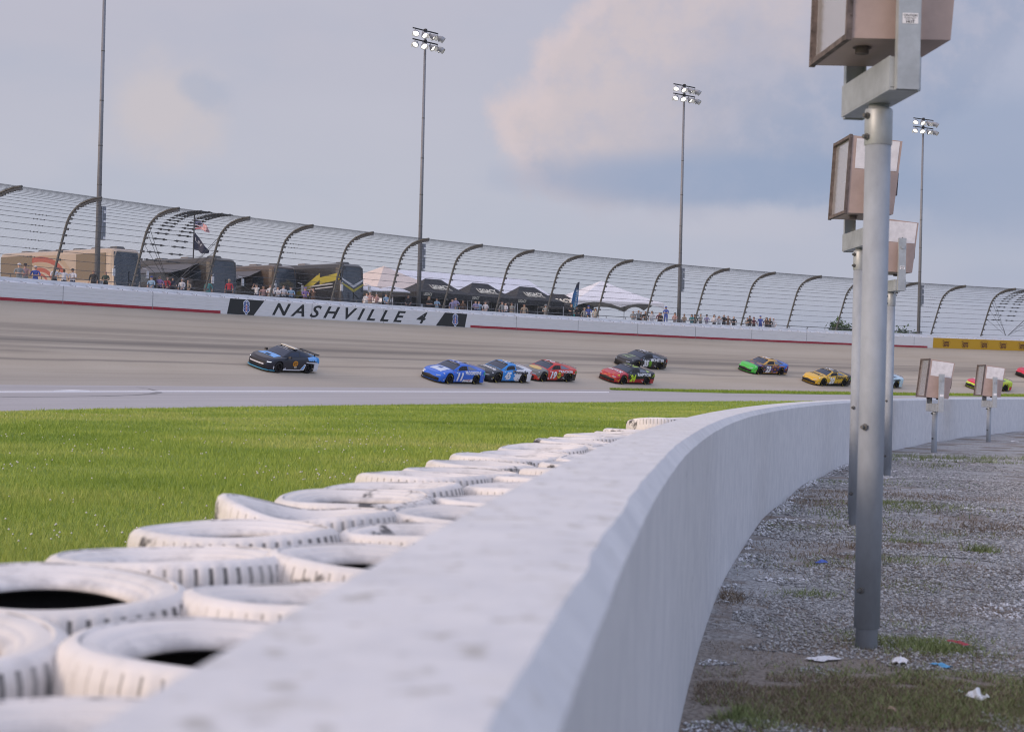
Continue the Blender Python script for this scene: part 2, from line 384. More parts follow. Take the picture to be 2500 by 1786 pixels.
# ------------------------------------------------------------------ outer wall with foam-backed steel barrier
wall = empty('outer_wall', tuple(pol(135, 0, hW(135))), 0, 'long white steel and concrete racetrack wall with big black lettering', 'wall')
INV = wall.location.copy()
def wp(th, u, h): return pol(th, u, hW(th) + h) - INV
def strip(th0, th1, u, h0, h1, step=.4):
    n = max(2, int(abs(th1 - th0) / step) + 2); return [[wp(t, u, h0), wp(t, u, h1)] for t in np.linspace(th0, th1, n)]
SAFE = MT('barrier_white'); _v = SAFE.coord('UV'); _n = SAFE.noise(SAFE.coord('Object', (.5, .5, 3)), 2.0, 6, .65)
SAFE.l(SAFE.mix(SAFE.rng(_n, .45, .8, 0, .3), (.70, .69, .69), (.52, .51, .50)), SAFE.p.inputs['Base Color']); SAFE.p.inputs['Roughness'].default_value = .55
WALLW = mat('concrete_white', (.72, .72, .735), .7, var=.05, vscale=.6, detail=8)
mb = MB(); tl = np.arange(105, 174, .5); SH = 1.13
prof = [(0.02, -.3)]
for k in range(5):
    a = .03 + k * (SH - .03) / 5; b = .03 + (k + 1) * (SH - .03) / 5
    prof += [(0.0, a + .012), (-.012, a + .02), (-.012, b - .012), (0.0, b - .004)]
prof = [(-u if u < 0 else u, h) for u, h in prof] + [(-.03, SH), (-.25, SH), (-.25, -.3)]
mb.grid([[wp(t, u, h) for u, h in prof] for t in tl]); mb.build('steel_barrier', SAFE.m, wall)
mb = MB(); mb.grid([[wp(t, u, h) for u, h in ((-.62, -.3), (-.62, WT - .02), (-.65, WT), (-.95, WT), (-.95, -.3))] for t in tl]); mb.build('concrete_wall', WALLW, wall)
mb = MB()      # sloping closure plates with triangular ends between barrier and wall
stp = 1.33 / RW * 180 / PI; t = 105.0
while t < 173.5:
    a, b = t, t + stp * .96
    mb.add([wp(a, -.2, SH + .01), wp(b, -.2, SH + .01), wp(b, -.62, SH + .17), wp(a, -.62, SH + .09)], [(0, 1, 2, 3)])
    mb.add([wp(b, -.2, SH + .01), wp(b, -.62, SH + .20), wp(b, -.62, SH + .01)], [(0, 1, 2)])
    mb.box(wp(b, -.15, SH + .03), (.05, .05, .07), m=1)
    t += stp
mb.build('closure_plate', [cm((.70, .71, .74), .45), cm((.3, .3, .32))], wall)
mb = MB(); t = th_col(187, 715, 0) + 12.6
while t > 106:
    mb.add([wp(t + .006, .018, .0), wp(t - .006, .018, .0), wp(t - .006, .018, SH), wp(t + .006, .018, SH)], [(0, 1, 2, 3)]); t -= 2.05
mb.build('panel_joint', cm((.22, .22, .22), .8), wall)
tc_ = lambda x, y: th_col(x, y, 0)
mb = MB(); rr = random.Random(3)
for a, b in ((172, tc_(538, 762)), (tc_(1148, 798), tc_(2264, 848))):
    n = int(abs(a - b) / .25) + 2; mb.grid([[wp(t, .017, .01), wp(t, .017, .20 + rr.uniform(-.008, .01))] for t in np.linspace(a, b, n)])
mb.build('red_stripe', cm((.33, .025, .04), .6, var=.1), wall)
def face_xy(cx, cy, u=.019):
    """local frame on the barrier face: fn(a, b) with a to the right in metres, b up, centred on pixel column cx and height cy"""
    t0 = tc_(cx, cy[0]); return lambda a, b: wp(t0 - math.degrees(a / RW), u, cy[1] + b)
mb = MB(); BLK = cm((.025, .027, .028), .6)
def para(xs_top, xs_bot, h0, h1, m=0, u=.018, yt=750):
    n = 14; mb.grid([[wp(tc_(xb0 + (xb1 - xb0) * i / n, yt), u, h0), wp(tc_(xt0 + (xt1 - xt0) * i / n, yt), u, h1)] for i in range(n + 1) for xb0, xb1, xt0, xt1 in [(xs_bot[0], xs_bot[1], xs_top[0], xs_top[1])]], m)
para((561, 645), (554, 619.4), .02, SH - .03, yt=750); para((1085.6, 1140), (1064, 1135), .02, SH - .03, yt=783)
mb.build('black_panel', BLK, wall)
mb = MB(); t0, t1 = tc_(664, 755), tc_(1043, 775); wid = math.radians(t0 - t1) * RW
f = lambda a, b: wp((t0 + t1) / 2 - math.degrees(a / RW), .021, .565 + b)
put_text(mb, 'NASHVILLE 4', wid, .90, f, shear=.42, bold=.022, spacing=1.55); mb.build('lettering', BLK, wall)
def emblem(px, py):
    g = face_xy(px, (py, .56), .024); g2 = face_xy(px, (py, .56), .028); g3 = face_xy(px, (py, .56), .032); g4 = face_xy(px, (py, .56), .036)
    out = [(.0, .52), (.16, .48), (.26, .40), (.36, .36), (.36, .2), (.31, .05), (.36, -.1), (.40, -.2), (.34, -.3), (.2, -.36), (.13, -.45), (.1, -.53)]
    out = [(a * .85, b) for a, b in out]; full_ = out + [(-a, b) for a, b in out[::-1][:-1]]
    m = MB()
    for k, (sc, gg) in enumerate(((1, g), (.86, g2))):
        m.add([gg(0, 0)] + [gg(a * sc, b * sc) for a, b in full_], [(0, i + 1, (i + 1) % len(full_) + 1) for i in range(len(full_))], k)
    m.add([g3(-.085, .40), g3(.085, .40), g3(.085, -.34), g3(-.085, -.34)], [(0, 1, 2, 3)], 0)
    for i, (ch, mi) in enumerate((('N', 2), ('S', 3), ('S', 3))):
        put_text(m, ch, .15, .19, lambda a, b, i=i: g4(a, .27 - .22 * i + b), bold=.04, m=mi)
    for sy in (.24, .06, -.13):
        for sx in (-1, 1):
            q = [(sx * .18 + .045 * math.cos(k * PI / 5) * (1 if k % 2 else .45), sy + .045 * math.sin(k * PI / 5) * (1 if k % 2 else .45)) for k in range(10)]
            m.add([g3(sx * .18, sy)] + [g3(a, b) for a, b in q], [(0, i + 1, (i + 1) % 10 + 1) for i in range(10)], 0)
    m.build('speedway_emblem', [cm((.75, .77, .8)), cm((.03, .08, .30)), cm((.05, .04, .08)), cm((.45, .03, .04))], wall)
emblem(601, 750); emblem(1111, 783)
mb = MB(); n = 30; xs0 = tc_(2277, 835)
mb.grid([[wp(t, .018, .02), wp(t - .02, .018, SH - .03)] for t in np.linspace(xs0, 106, n)]); mb.build('yellow_panel', cm((.52, .30, .012), .6), wall)
mb = MB(); tt0 = tc_(2309, 840); dt = tc_(2309, 840) - tc_(2355.5, 843)
for i in range(9):
    c0 = tt0 - dt * i; g = lambda a, b, c0=c0: wp(c0 - math.degrees(a / RW), .022, .56 + b)
    ring = [(.60 * math.cos(q) * (1 + .06 * math.sin(3 * q)), .46 * math.sin(q) * (1.04 if math.sin(q) > 0 else 1) - (.09 * math.exp(-((math.cos(q) - .0) / .22) ** 2) if math.sin(q) > 0 else 0)) for q in np.linspace(0, 2 * PI, 33)[:-1]]
    mb.grid([[g(a, b), g(a * .955, b * .945)] for a, b in ring], cu=True)
    put_text(mb, 'Cracker', .92, .36, lambda a, b: g(a + .02, b + .12), shear=.15, bold=.05); put_text(mb, 'Barrel', .80, .33, lambda a, b: g(a + .04, b - .17), shear=.15, bold=.05)
mb.build('panel_lettering', cm((.10, .03, .012)), wall)
# ------------------------------------------------------------------ catch fence
fence = empty('catch_fence', tuple(INV), 0, 'tall curved catch fence of wire mesh and steel cables on top of the racetrack wall', 'fence')
FPROF = [(0, 0), (.30, 1.0), (.60, 2.0), (.87, 2.88), (1.10, 3.55), (1.36, 4.02), (1.74, 4.39), (2.2, 4.68), (2.7, 4.85), (3.25, 4.96), (3.8, 5.0)]
PTH = [155.7, 153.9, 152.1, 150.3, 148.59, 146.78, 145.01, 143.32, 141.62, 139.97, 138.31, 136.65, 135.0, 133.3, 131.6, 129.85, 128.15, 126.44, 124.6, 122.8, 120.95, 119.01, 117.1, 115.3, 113.5, 111.7]
PTH = [t - float(np.interp(t, [128, 147], [.12, .20])) for t in PTH]
def fk(th): return float(np.interp(th, [118, 128, 147], [1.30, 1.14, 1.07]))
def fp(th, k, du=0.0, dh=0.0):
    """point on the fence curve, k = 0..1 along its length"""
    i = min(int(k * 10), 9); q = k * 10 - i; o = FPROF[i][0] * (1 - q) + FPROF[i + 1][0] * q; h = FPROF[i][1] * (1 - q) + FPROF[i + 1][1] * q
    return pol(th, -.78 + o * fk(th) + du, hW(th) + WT + h + dh) - INV
KC = [.02, .075, .13, .18, .235, .29, .345, .40, .455, .505, .555, .605, .655, .70, .74, .78, .815, .85, .88, .91, .94, .97]
for th in PTH:
    po = MB(); po.tube([fp(th, 0, dh=-.3)] + [fp(th, k / 20) for k in range(21)], .082, 8)
    p_ = po.build('post', STEEL, fence, True)
    c = MB()
    for k in KC:
        q = fp(th, k, du=.15 if k < .7 else .08, dh=-.02 if k < .7 else -.13); c.box(q, (.19, .19, .13), m=0)
    c.build('cable_clamp', CABLE, p_)
tf = np.arange(111.7, 155.71, .3)
for i, k in enumerate(KC):
    c = MB(); c.tube([fp(t, k, du=.10) for t in tf], (.0145 if k < .5 else .0115), 4, caps=False); c.build('cable', CABLE, fence)
q = MT('chain_link'); q.t.nodes.remove(q.p); uvn = q.coord('UV'); s3 = q.n('ShaderNodeSeparateXYZ'); q.l(uvn, s3.inputs[0])
aa = q.math('ADD', s3.outputs[0], s3.outputs[1]); bb = q.math('SUBTRACT', s3.outputs[0], s3.outputs[1]); SPc, WRc = .105, .062
def wires(x): return q.math('LESS_THAN', q.math('FRACT', q.math('DIVIDE', x, SPc)), WRc)
wmask = q.math('MAXIMUM', wires(aa), wires(bb)); tr = q.n('ShaderNodeBsdfTransparent'); df = q.n('ShaderNodeBsdfPrincipled'); df.inputs['Base Color'].default_value = (.30, .31, .32, 1); df.inputs['Roughness'].default_value = .6
mx = q.n('ShaderNodeMixShader'); q.l(wmask, mx.inputs[0]); q.l(tr.outputs[0], mx.inputs[1]); q.l(df.outputs[0], mx.inputs[2]); q.l(mx.outputs[0], q.t.nodes['Material Output'].inputs[0])
ks = np.linspace(0, 1, 21); V = []; UV = []
for t in tf:
    for k in ks: V.append(fp(t, k, du=.13)); UV.append((math.radians(t) * RW, k * 7.0))
nv = 21; Fs = [(i * nv + j, i * nv + j + 1, (i + 1) * nv + j + 1, (i + 1) * nv + j) for i in range(len(tf) - 1) for j in range(nv - 1)]
me = bpy.data.meshes.new('wire_mesh'); me.from_pydata(V, [], Fs); uvl = me.uv_layers.new(name='UVMap'); li = np.zeros(len(me.loops), int); me.loops.foreach_get('vertex_index', li)
uvl.data.foreach_set('uv', np.array(UV)[li].ravel().astype('f')); me.materials.append(q.m); link_mesh('wire_mesh', me, fence)
# gates: turnbuckles and bracing cables
def gate(tA, tB, name_off):
    for i, k in enumerate(KC[3:]):
        tm_ = (tA + tB) / 2 + (i - 9) * -.022 + .15
        for s_ in (-1, 1):
            c = MB(); a = tm_ + s_ * .26; c.tube([fp(a - .17, k, du=.13), fp(a + .17, k, du=.13)], .04, 5); c.box(fp(a + .10, k, du=.13), (.13, .13, .13)); c.box(fp(a - .10, k, du=.13), (.13, .13, .13)); c.build('turnbuckle', CABLE, fence)
    for s_, (t1, t2) in ((1, (tA, tB)), (-1, (tB, tA))):
        for k in (.18, .29, .40, .47): c = MB(); c.tube([fp(t1, k, du=.12), fp(t1 + (t2 - t1) * .48, .02, du=.12)], .017, 4); c.build('bracing_cable', CABLE, fence)
gate(146.60, 144.84, 0); gate(118.87, 116.97, 0)
c = MB()
for th, r0 in ((142.62, (.34, .46)), (148.75, (.02, .46)), (120.95, (.02, .47))):
    for k in KC:
        if r0[0] <= k <= r0[1]:
            for j in range(4): c.box(fp(th + .16 + j * .075, k, du=.12), (.05, .05, .07))
c.build('wire_rope_clip', CABLE, fence)
# ------------------------------------------------------------------ near concrete wall
CONC = MT('painted_concrete'); _v = CONC.coord('Object'); _s = CONC.n('ShaderNodeSeparateXYZ'); CONC.l(_v, _s.inputs[0])
_b = CONC.noise(_v, 5, 8, .7); _sp = CONC.noise(_v, 21, 3, .5); _st = CONC.noise(CONC.coord('Object', (1.6, 1.6, .2)), 4, 6, .6); _g = CONC.n('ShaderNodeNewGeometry'); _gs = CONC.n('ShaderNodeSeparateXYZ'); CONC.l(_g.outputs['Normal'], _gs.inputs[0])
_up = CONC.rng(_gs.outputs[2], .5, .9)
_c = CONC.mix(CONC.rng(_b, .35, .65), (.61, .61, .615), (.69, .685, .68))
_c = CONC.mix(CONC.math('MULTIPLY', CONC.rng(_sp, .57, .70, 0, .8), _up), _c, (.40, .385, .35))
_c = CONC.mix(CONC.math('MULTIPLY', CONC.rng(CONC.noise(_v, 7, 5, .6), .54, .70, 0, .55), _up), _c, (.50, .485, .45))
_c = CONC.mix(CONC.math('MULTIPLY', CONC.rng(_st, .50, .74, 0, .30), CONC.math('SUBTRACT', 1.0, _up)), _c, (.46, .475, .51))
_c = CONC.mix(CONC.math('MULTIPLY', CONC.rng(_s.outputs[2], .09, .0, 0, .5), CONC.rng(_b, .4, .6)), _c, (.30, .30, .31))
_c = CONC.mix(CONC.rng(CONC.noise(_v, 13, 2, .4), .775, .79, 0, .8), _c, (.16, .16, .17))
CONC.l(_c, CONC.p.inputs['Base Color']); CONC.p.inputs['Roughness'].default_value = .75; CONC.bump(CONC.noise(_v, 22, 8, .7), .35, .012)
zs = [-4.0]
while zs[-1] < 74: zs.append(zs[-1] + max(.04, abs(zs[-1]) * .010))
WH = 1.15; mb = MB(); P = []; r_ = random.Random(2); wob = 0
for z in zs:
    wob = wob * .86 + r_.uniform(-.0022, .0022)
    row = []
    for off, h in ((0, -.2), (0, .03), (.002, .4), (.002, .8), (0, WH - .042 + wob * .6), (.036 + wob, WH), (.10, WH + .001), (.20, WH), (.31, WH - .002), (.327, WH - .02), (.335, WH - .05), (.335, .6), (.335, -.2)):
        x, y = wall_pt(z, off); row.append((x, y, h))
    P.append(row)
mb.grid(P); wn = mb.build('concrete_wall', CONC.m); tag(wn, 'low white painted concrete wall curving from the foreground past the tyres to the right', 'wall')
# ------------------------------------------------------------------ tyres
TY = MT('painted_tyre'); _v = TY.coord('Object'); _o = TY.n('ShaderNodeObjectInfo'); _ad = TY.n('ShaderNodeVectorMath', operation='ADD'); TY.l(_v, _ad.inputs[0])
_cbr = TY.n('ShaderNodeVectorMath', operation='SCALE'); TY.l(_o.outputs['Location'], _cbr.inputs[0]); _cbr.inputs['Scale'].default_value = 3.1; TY.l(_cbr.outputs[0], _ad.inputs[1])
_n1 = TY.noise(_ad.outputs[0], 3.0, 7, .62); _n2 = TY.noise(_ad.outputs[0], 11, 6, .65); _n3 = TY.noise(_ad.outputs[0], 2.2, 3)
_c = TY.mix(TY.rng(_n3, .35, .65), (.66, .635, .61), (.77, .735, .705)); _c = TY.mix(TY.rng(_n2, .50, .72, 0, .5), _c, (.47, .45, .43))
_w = TY.rng(_n1, .625, .675, 0, .93); _c = TY.mix(_w, _c, (.03, .03, .032)); _c = TY.mix(TY.rng(_n2, .70, .74, 0, .8), _c, (.08, .08, .08))
_sx = TY.n('ShaderNodeSeparateXYZ'); TY.l(_v, _sx.inputs[0]); _r = TY.math('SQRT', TY.math('ADD', TY.math('MULTIPLY', _sx.outputs[0], _sx.outputs[0]), TY.math('MULTIPLY', _sx.outputs[1], _sx.outputs[1])))
_c = TY.mix(TY.math('MULTIPLY', TY.rng(_r, .322, .333, 0, .9), TY.rng(_n1, .585, .635)), _c, (.035, .035, .037))
_d1 = TY.math('ABSOLUTE', TY.math('SUBTRACT', _r, .293)); _c = TY.mix(TY.math('MULTIPLY', TY.rng(_d1, .0035, .001, 0, .75), TY.rng(_n2, .42, .55)), _c, (.16, .15, .145))
_c = TY.mix(TY.math('MULTIPLY', TY.rng(_r, .240, .208, 0, .6), TY.rng(_n2, .35, .6)), _c, (.40, .39, .39))
TY.l(_c, TY.p.inputs['Base Color']); TY.p.inputs['Roughness'].default_value = .55; TY.bump(_n2, .25, .01)
TYLOW = mat('worn_shaded_lower_tyre', (.30, .29, .285), .7, col2=(.03, .03, .032), vscale=4.0)  # worn, part-bare rubber, darkened further to paint in shadow between the tyres
RUB = mat('black_rubber', (.022, .022, .024), .75, var=.4, vscale=8)
def tyre_mesh(seed, bend=0.0):
    r_ = random.Random(seed); Ro, Ri, hw = .34, .195, .112
    prof = [(Ri + .012, -.045, 1), (Ri, -.055, 1), (Ri + .006, -.070, 0), (.225, -.092, 0), (.262, -.105, 0), (.304, -.107, 0), (.326, -.092, 0), (.336, -.066, 0), (Ro, -.03, 0), (Ro, 0.0, 0), (Ro, .03, 0), (.3375, .060, 0), (.330, .088, 0), (.317, .1005, 0), (.3005, .1065, 0), (.2965, .1070, 0), (.2940, .1020, 0), (.2905, .1015, 0), (.268, .1025, 0), (.248, .095, 0), (.2435, .0905, 0), (.2405, .0915, 0), (.229, .083, 0), (.2245, .078, 0), (.216, .078, 0), (.203, .067, 0), (.199, .055, 1), (.206, .047, 1), (.27, .075, 1), (.315, .05, 1), (.325, 0, 1), (.315, -.05, 1), (.27, -.085, 1)]
    n = 208; V = []; ph = r_.uniform(0, 6); a1, a2 = r_.uniform(.002, .009), r_.uniform(.001, .0045)
    for j in range(n):
        q = 2 * PI * j / n; groove = (j % 4 == 0)
        for i, (r, z, k) in enumerate(prof):
            rr_ = r
            if groove and i in (6, 7, 8, 10, 11, 12): rr_ -= .0055
            if i in (8, 10): rr_ -= .002
            s = 1 + a1 * math.cos(2 * q + ph) * 2
            x, y = rr_ * s * math.cos(q), rr_ / s * math.sin(q)
            zz = z + (a2 * math.sin(3 * q + ph) if z > 0 else 0)
            if bend: zz += bend * max(0, (-x / .34)) ** 2 * 1.0 - bend * .35 * math.exp(-((x + .02) / .16) ** 2)
            V.append((x, y, zz))
    m = len(prof); Fs = []; mi = []
    for j in range(n):
        for i in range(m):
            a = j * m + i; b = j * m + (i + 1) % m; c = ((j + 1) % n) * m + (i + 1) % m; d = ((j + 1) % n) * m + i
            Fs.append((a, d, c, b)); g = (j % 4 in (0, 3)) and i in (5, 6, 9, 10)
            mi.append(1 if prof[i][2] and prof[(i + 1) % m][2] else (2 if (j % 4 == 0 and i in (6, 7, 10, 11)) else 0))
    me = bpy.data.meshes.new('tyre'); me.from_pydata(V, [], Fs)
    GR = mat('tyre_groove', (.56, .54, .52), .8, col2=(.05, .05, .05), vscale=3.0)
    for x in (TY.m, RUB, GR): me.materials.append(x)
    me.polygons.foreach_set('material_index', mi); me.polygons.foreach_set('use_smooth', [True] * len(Fs)); me.update(); return me
TM = [tyre_mesh(s) for s in (1, 2, 3, 4)]; TBENT = tyre_mesh(9, .065)
ORD = ['nearest', 'second', 'third', 'fourth', 'fifth', 'sixth', 'seventh', 'eighth', 'ninth', 'tenth', 'eleventh', 'twelfth', 'thirteenth', 'fourteenth', 'fifteenth', 'sixteenth', 'seventeenth', 'eighteenth', 'nineteenth', 'twentieth']
def arc_z(start, step):
    z = start
    while True:
        yield z
        s = .0955 + 2 * .003956 * z; z += step / math.hypot(1, s)
r_ = random.Random(21); TOP = .905
rows_ = {'grass side': (1.05, 1.33, .735), 'wall side': (.45, 1.40, .76)}
def near_z(x, off):  # station whose outer-row centre falls on a pixel column
    best = min(np.arange(1.2, 60, .02), key=lambda z: abs(proj((*wall_pt(z, off), .8))[0] - x)); return float(best)
OUT_PX = [(-40, 0), (225, 0), (545, 0), (740, 2), (868, 0), (948, 0), (1050, 0), (1104, 0), (1166, 0), (1245, 0), (1300, 0), (1336, 0), (1385, 0), (1430, 0), (1472, 0), (1510, 0)]
for side, (off, z0, step) in rows_.items():
    zlist = []; g = arc_z(z0, step)
    for z in g:
        if z > 27: break
        zlist.append(z)
    for i, z in enumerate(zlist):
        o_ = off + r_.uniform(-.025, .025); x, y = wall_pt(z, .28 + o_)
        nl = 4
        for lv in range(nl):
            top = lv == nl - 1
            if top and side == 'grass side' and 17.2 < z < 19.4: continue
            if not top and z > 12 and side == 'wall side': continue
            if not top and lv < 1 and z > 16: continue
            m_ = r_.choice(TM)
            bent = side == 'grass side' and i == 6 and top
            o = bpy.data.objects.new('tyre', TBENT if bent else m_); COL.objects.link(o)
            hz = .113 + lv * .229 + (r_.uniform(-.008, .014) if top else 0)
            if side == 'grass side' and i == 6 and top: hz += .01
            tilt = .05 if top else .015
            o.location = (x + r_.uniform(-.015, .015), y + r_.uniform(-.015, .015), hz); o.rotation_euler = (r_.uniform(-tilt, tilt), r_.uniform(-tilt, tilt), 0 if bent else r_.uniform(0, 6.28)); o.scale = (.98, .98, .95 if top else 1)
            if top and i < 20:
                lab = ('buckled white tyre on top of the %s row, %s from the camera' if bent else 'white painted tyre on top of the %s row, %s from the camera') % (side, ORD[i] if i == 0 else ORD[i])
            elif top: lab = 'small distant white tyre at the far end of the %s row beside the wall' % side
            else: lab = 'painted tyre lower down in the stacks of the %s row' % side
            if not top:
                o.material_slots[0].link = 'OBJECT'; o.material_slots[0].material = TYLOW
            tag(o, lab, 'tyre', 'tyres stacked along the concrete wall' if top and i < 20 else ('far tyres of the %s row' % side if top else 'lower tyres of the %s row' % side))
# extra tyres piled on the far part of the row
for k, (z, lift) in enumerate(((17.9, .085), (18.9, .06))):
    x, y = wall_pt(z, 1.30); o = bpy.data.objects.new('tyre', TM[k + 2]); COL.objects.link(o); o.location = (x, y, .779 + lift); o.rotation_euler = (.05, .12 + .04 * k, k * .4 + 2.1)
    tag(o, ('leaning white tyre heaped on the far row just before it meets the wall', 'slightly tilted extra tyre on the heap behind the leaning one')[k], 'tyre', 'tyres stacked along the concrete wall')
# black rubber belt along the outside of the stacks
mb = MB(); P = []
for z in np.arange(1.0, 28, .35):
    row = []
    for off, h in ((1.735, -.02), (1.735, .72), (1.72, .74), (1.70, .72), (1.70, -.02)):
        x, y = wall_pt(z, off); row.append((x, y, h + (.012 * math.sin(z * 2.3) if h > 0 else 0)))
    P.append(row)
mb.grid(P); tag(mb.build('rubber_belt', RUB), 'black rubber belt standing along the grass side of the tyre stacks', 'belt')
# ------------------------------------------------------------------ gravel side
GV = MT('gravel_ground'); _v = GV.coord('Object'); _n1 = GV.noise(_v, .9, 6, .6); _n2 = GV.noise(_v, 38, 4, .7); _n3 = GV.noise(_v, .45, 5, .6)
_vo = GV.n('ShaderNodeTexVoronoi'); GV.l(_v, _vo.inputs['Vector']); _vo.inputs['Scale'].default_value = 34
_vc = GV.n('ShaderNodeSeparateColor'); GV.l(_vo.outputs['Color'], _vc.inputs[0])
_c = GV.mix(_vc.outputs[0], (.25, .25, .25), (.52, .52, .515)); _c = GV.mix(GV.rng(_n2, .4, .7, 0, .5), _c, (.13, .12, .12))
_c = GV.mix(GV.rng(_n1, .48, .62, 0, .8), _c, (.17, .125, .09)); _c = GV.mix(GV.rng(_n3, .56, .70, 0, .4), _c, (.50, .48, .46))
_sy = GV.n('ShaderNodeSeparateXYZ'); GV.l(_v, _sy.inputs[0]); _dz = GV.math('ADD', _sy.outputs[1], GV.math('MULTIPLY', GV.math('SUBTRACT', _n1, .5), 6.0)); _c = GV.mix(GV.rng(_dz, 9.9, 7.6, 0, .85), _c, GV.mix(GV.rng(_n2, .35, .65), (.16, .125, .095), (.28, .235, .19)))
GV.l(_c, GV.p.inputs['Base Color']); GV.p.inputs['Roughness'].default_value = .9; GV.bump(_vo.outputs['Distance'], .9, .03)
def gravel_h(x, y): return .012 * math.sin(x * 1.9 + y * .6) + .012 * math.sin(y * 1.3 - x * .7)
mb = MB(); P = []
for z in list(np.arange(-4, 30, .5)) + list(np.arange(30, 75, 1.5)):
    row = []
    for e in (-.02, .15, .4, .8, 1.3, 2, 3, 4, 5.5, 7, 9, 12, 16, 22, 30, 40):
        x, y = wall_pt(z, -e); y = z if e > 3 else y; row.append((xr(z) + e if e > 3 else x, y, .03 + gravel_h(x, y)))
    P.append(row)
mb.grid(P); tag(mb.build('gravel_ground', GV.m, smooth=True), kind='structure')
def bulk(name, V, Fs, mats, cols=None, mi=None, parent=None, smooth=False):
    """numpy mesh of triangles"""
    me = bpy.data.meshes.new(name); nV, nF = len(V), len(Fs); me.vertices.add(nV); me.vertices.foreach_set('co', V.astype('f').ravel())
    me.loops.add(nF * 3); me.loops.foreach_set('vertex_index', Fs.astype('i').ravel()); me.polygons.add(nF); me.polygons.foreach_set('loop_start', np.arange(0, nF * 3, 3, dtype='i'))
    for m in (mats if isinstance(mats, list) else [mats]): me.materials.append(m)
    if mi is not None: me.polygons.foreach_set('material_index', mi.astype('i'))
    if cols is not None:
        a = me.attributes.new('rnd', 'FLOAT', 'POINT'); a.data.foreach_set('value', cols.astype('f'))
    me.update(calc_edges=True); return link_mesh(name, me, parent, smooth)
def attr_mat(name, stops, rough=.8, trans=0.0):
    q = MT(name); a = q.n('ShaderNodeAttribute', attribute_name='rnd'); r = q.n('ShaderNodeValToRGB'); q.l(a.outputs['Fac'], r.inputs[0])
    e = r.color_ramp.elements
    while len(e) < len(stops): e.new(.5)
    for i, (p, c) in enumerate(stops): e[i].position = p; e[i].color = (*c, 1)
    q.l(r.outputs[0], q.p.inputs['Base Color']); q.p.inputs['Roughness'].default_value = rough; q.p.inputs['Specular IOR Level'].default_value = .25
    return q.m
def vnoise(x, y, s, seed):
    """cheap smooth value noise"""
    g = np.random.default_rng(seed).random((64, 64)); x = x / s; y = y / s; xi = np.floor(x).astype(int); yi = np.floor(y).astype(int); fx = x - xi; fy = y - yi
    fx = fx * fx * (3 - 2 * fx); fy = fy * fy * (3 - 2 * fy); a = g[xi % 64, yi % 64]; b = g[(xi + 1) % 64, yi % 64]; c = g[xi % 64, (yi + 1) % 64]; d = g[(xi + 1) % 64, (yi + 1) % 64]
    return (a * (1 - fx) + b * fx) * (1 - fy) + (c * (1 - fx) + d * fx) * fy
def XR(z): return .0955 * z + .003956 * z * z - .09
# stones
n = 150000; z = 4.2 + (rng.random(n) ** 1.7) * 30; e = np.abs(rng.random(n)) * np.maximum(.5, (.335 * z + .6 - XR(z))); x = XR(z) + .02 + e
keep = (vnoise(x, z, .8, 5) * .6 + vnoise(x, z, .25, 6) * .4 + .17 * np.clip((9.3 - z) / 1.6, 0, 1)) < .60; x, z, e = x[keep], z[keep], e[keep]; n = len(x)
sz = (.0045 + .010 * rng.random(n) ** 2.2) * np.clip(z / 9, .85, 1.5); octv = np.array([(1, 0, 0), (0, 1, 0), (-1, 0, 0), (0, -1, 0), (0, 0, 1), (0, 0, -1)], float)
octf = np.array([(0, 1, 4), (1, 2, 4), (2, 3, 4), (3, 0, 4), (1, 0, 5), (2, 1, 5), (3, 2, 5), (0, 3, 5)])
V = octv[None] * rng.uniform(.55, 1.35, (n, 6, 1)) * sz[:, None, None]; V += rng.normal(0, .18, (n, 6, 3)) * sz[:, None, None]; an = rng.random(n) * 6.28
c_, s_ = np.cos(an)[:, None], np.sin(an)[:, None]; Vx = V[..., 0] * c_ - V[..., 1] * s_; Vy = V[..., 0] * s_ + V[..., 1] * c_; gz = .032 + .012 * np.sin(x * 1.9 + z * .6) + .012 * np.sin(z * 1.3 - x * .7)
V = np.stack([Vx + x[:, None], Vy + z[:, None], V[..., 2] * .6 + (gz + sz * .25)[:, None]], -1).reshape(-1, 3)
Fs = (octf[None] + (np.arange(n) * 6)[:, None, None]).reshape(-1, 3)
rv = rng.random(n) * .8; rv = np.where((e < .06 + .1 * rng.random(n)) & (rng.random(n) < .6), .97, rv); rv = np.where((vnoise(x + z * .3, z - x * .4, .9, 44) > .82) & (rng.random(n) < .45), .95, rv)
tag(bulk('gravel', V, Fs, attr_mat('gravel_stone', [(0, (.22, .22, .22)), (.4, (.36, .358, .355)), (.8, (.54, .54, .535)), (.93, (.70, .70, .72))], .9), np.repeat(rv, 6)), kind='stuff')
# blades helper
def blades(x, y, z0, h, wd, lean, rnd):
    n = len(x); a = rng.random(n) * 6.28; dx, dy = np.cos(a) * wd * .5, np.sin(a) * wd * .5; la = rng.random(n) * 6.28; lx, ly = np.cos(la) * lean * h, np.sin(la) * lean * h
    V = np.stack([np.stack([x - dx, y - dy, z0], -1), np.stack([x + dx, y + dy, z0], -1), np.stack([x + lx, y + ly, z0 + h], -1)], 1).reshape(-1, 3)
    return V, np.arange(n * 3).reshape(-1, 3), np.repeat(rnd, 3)
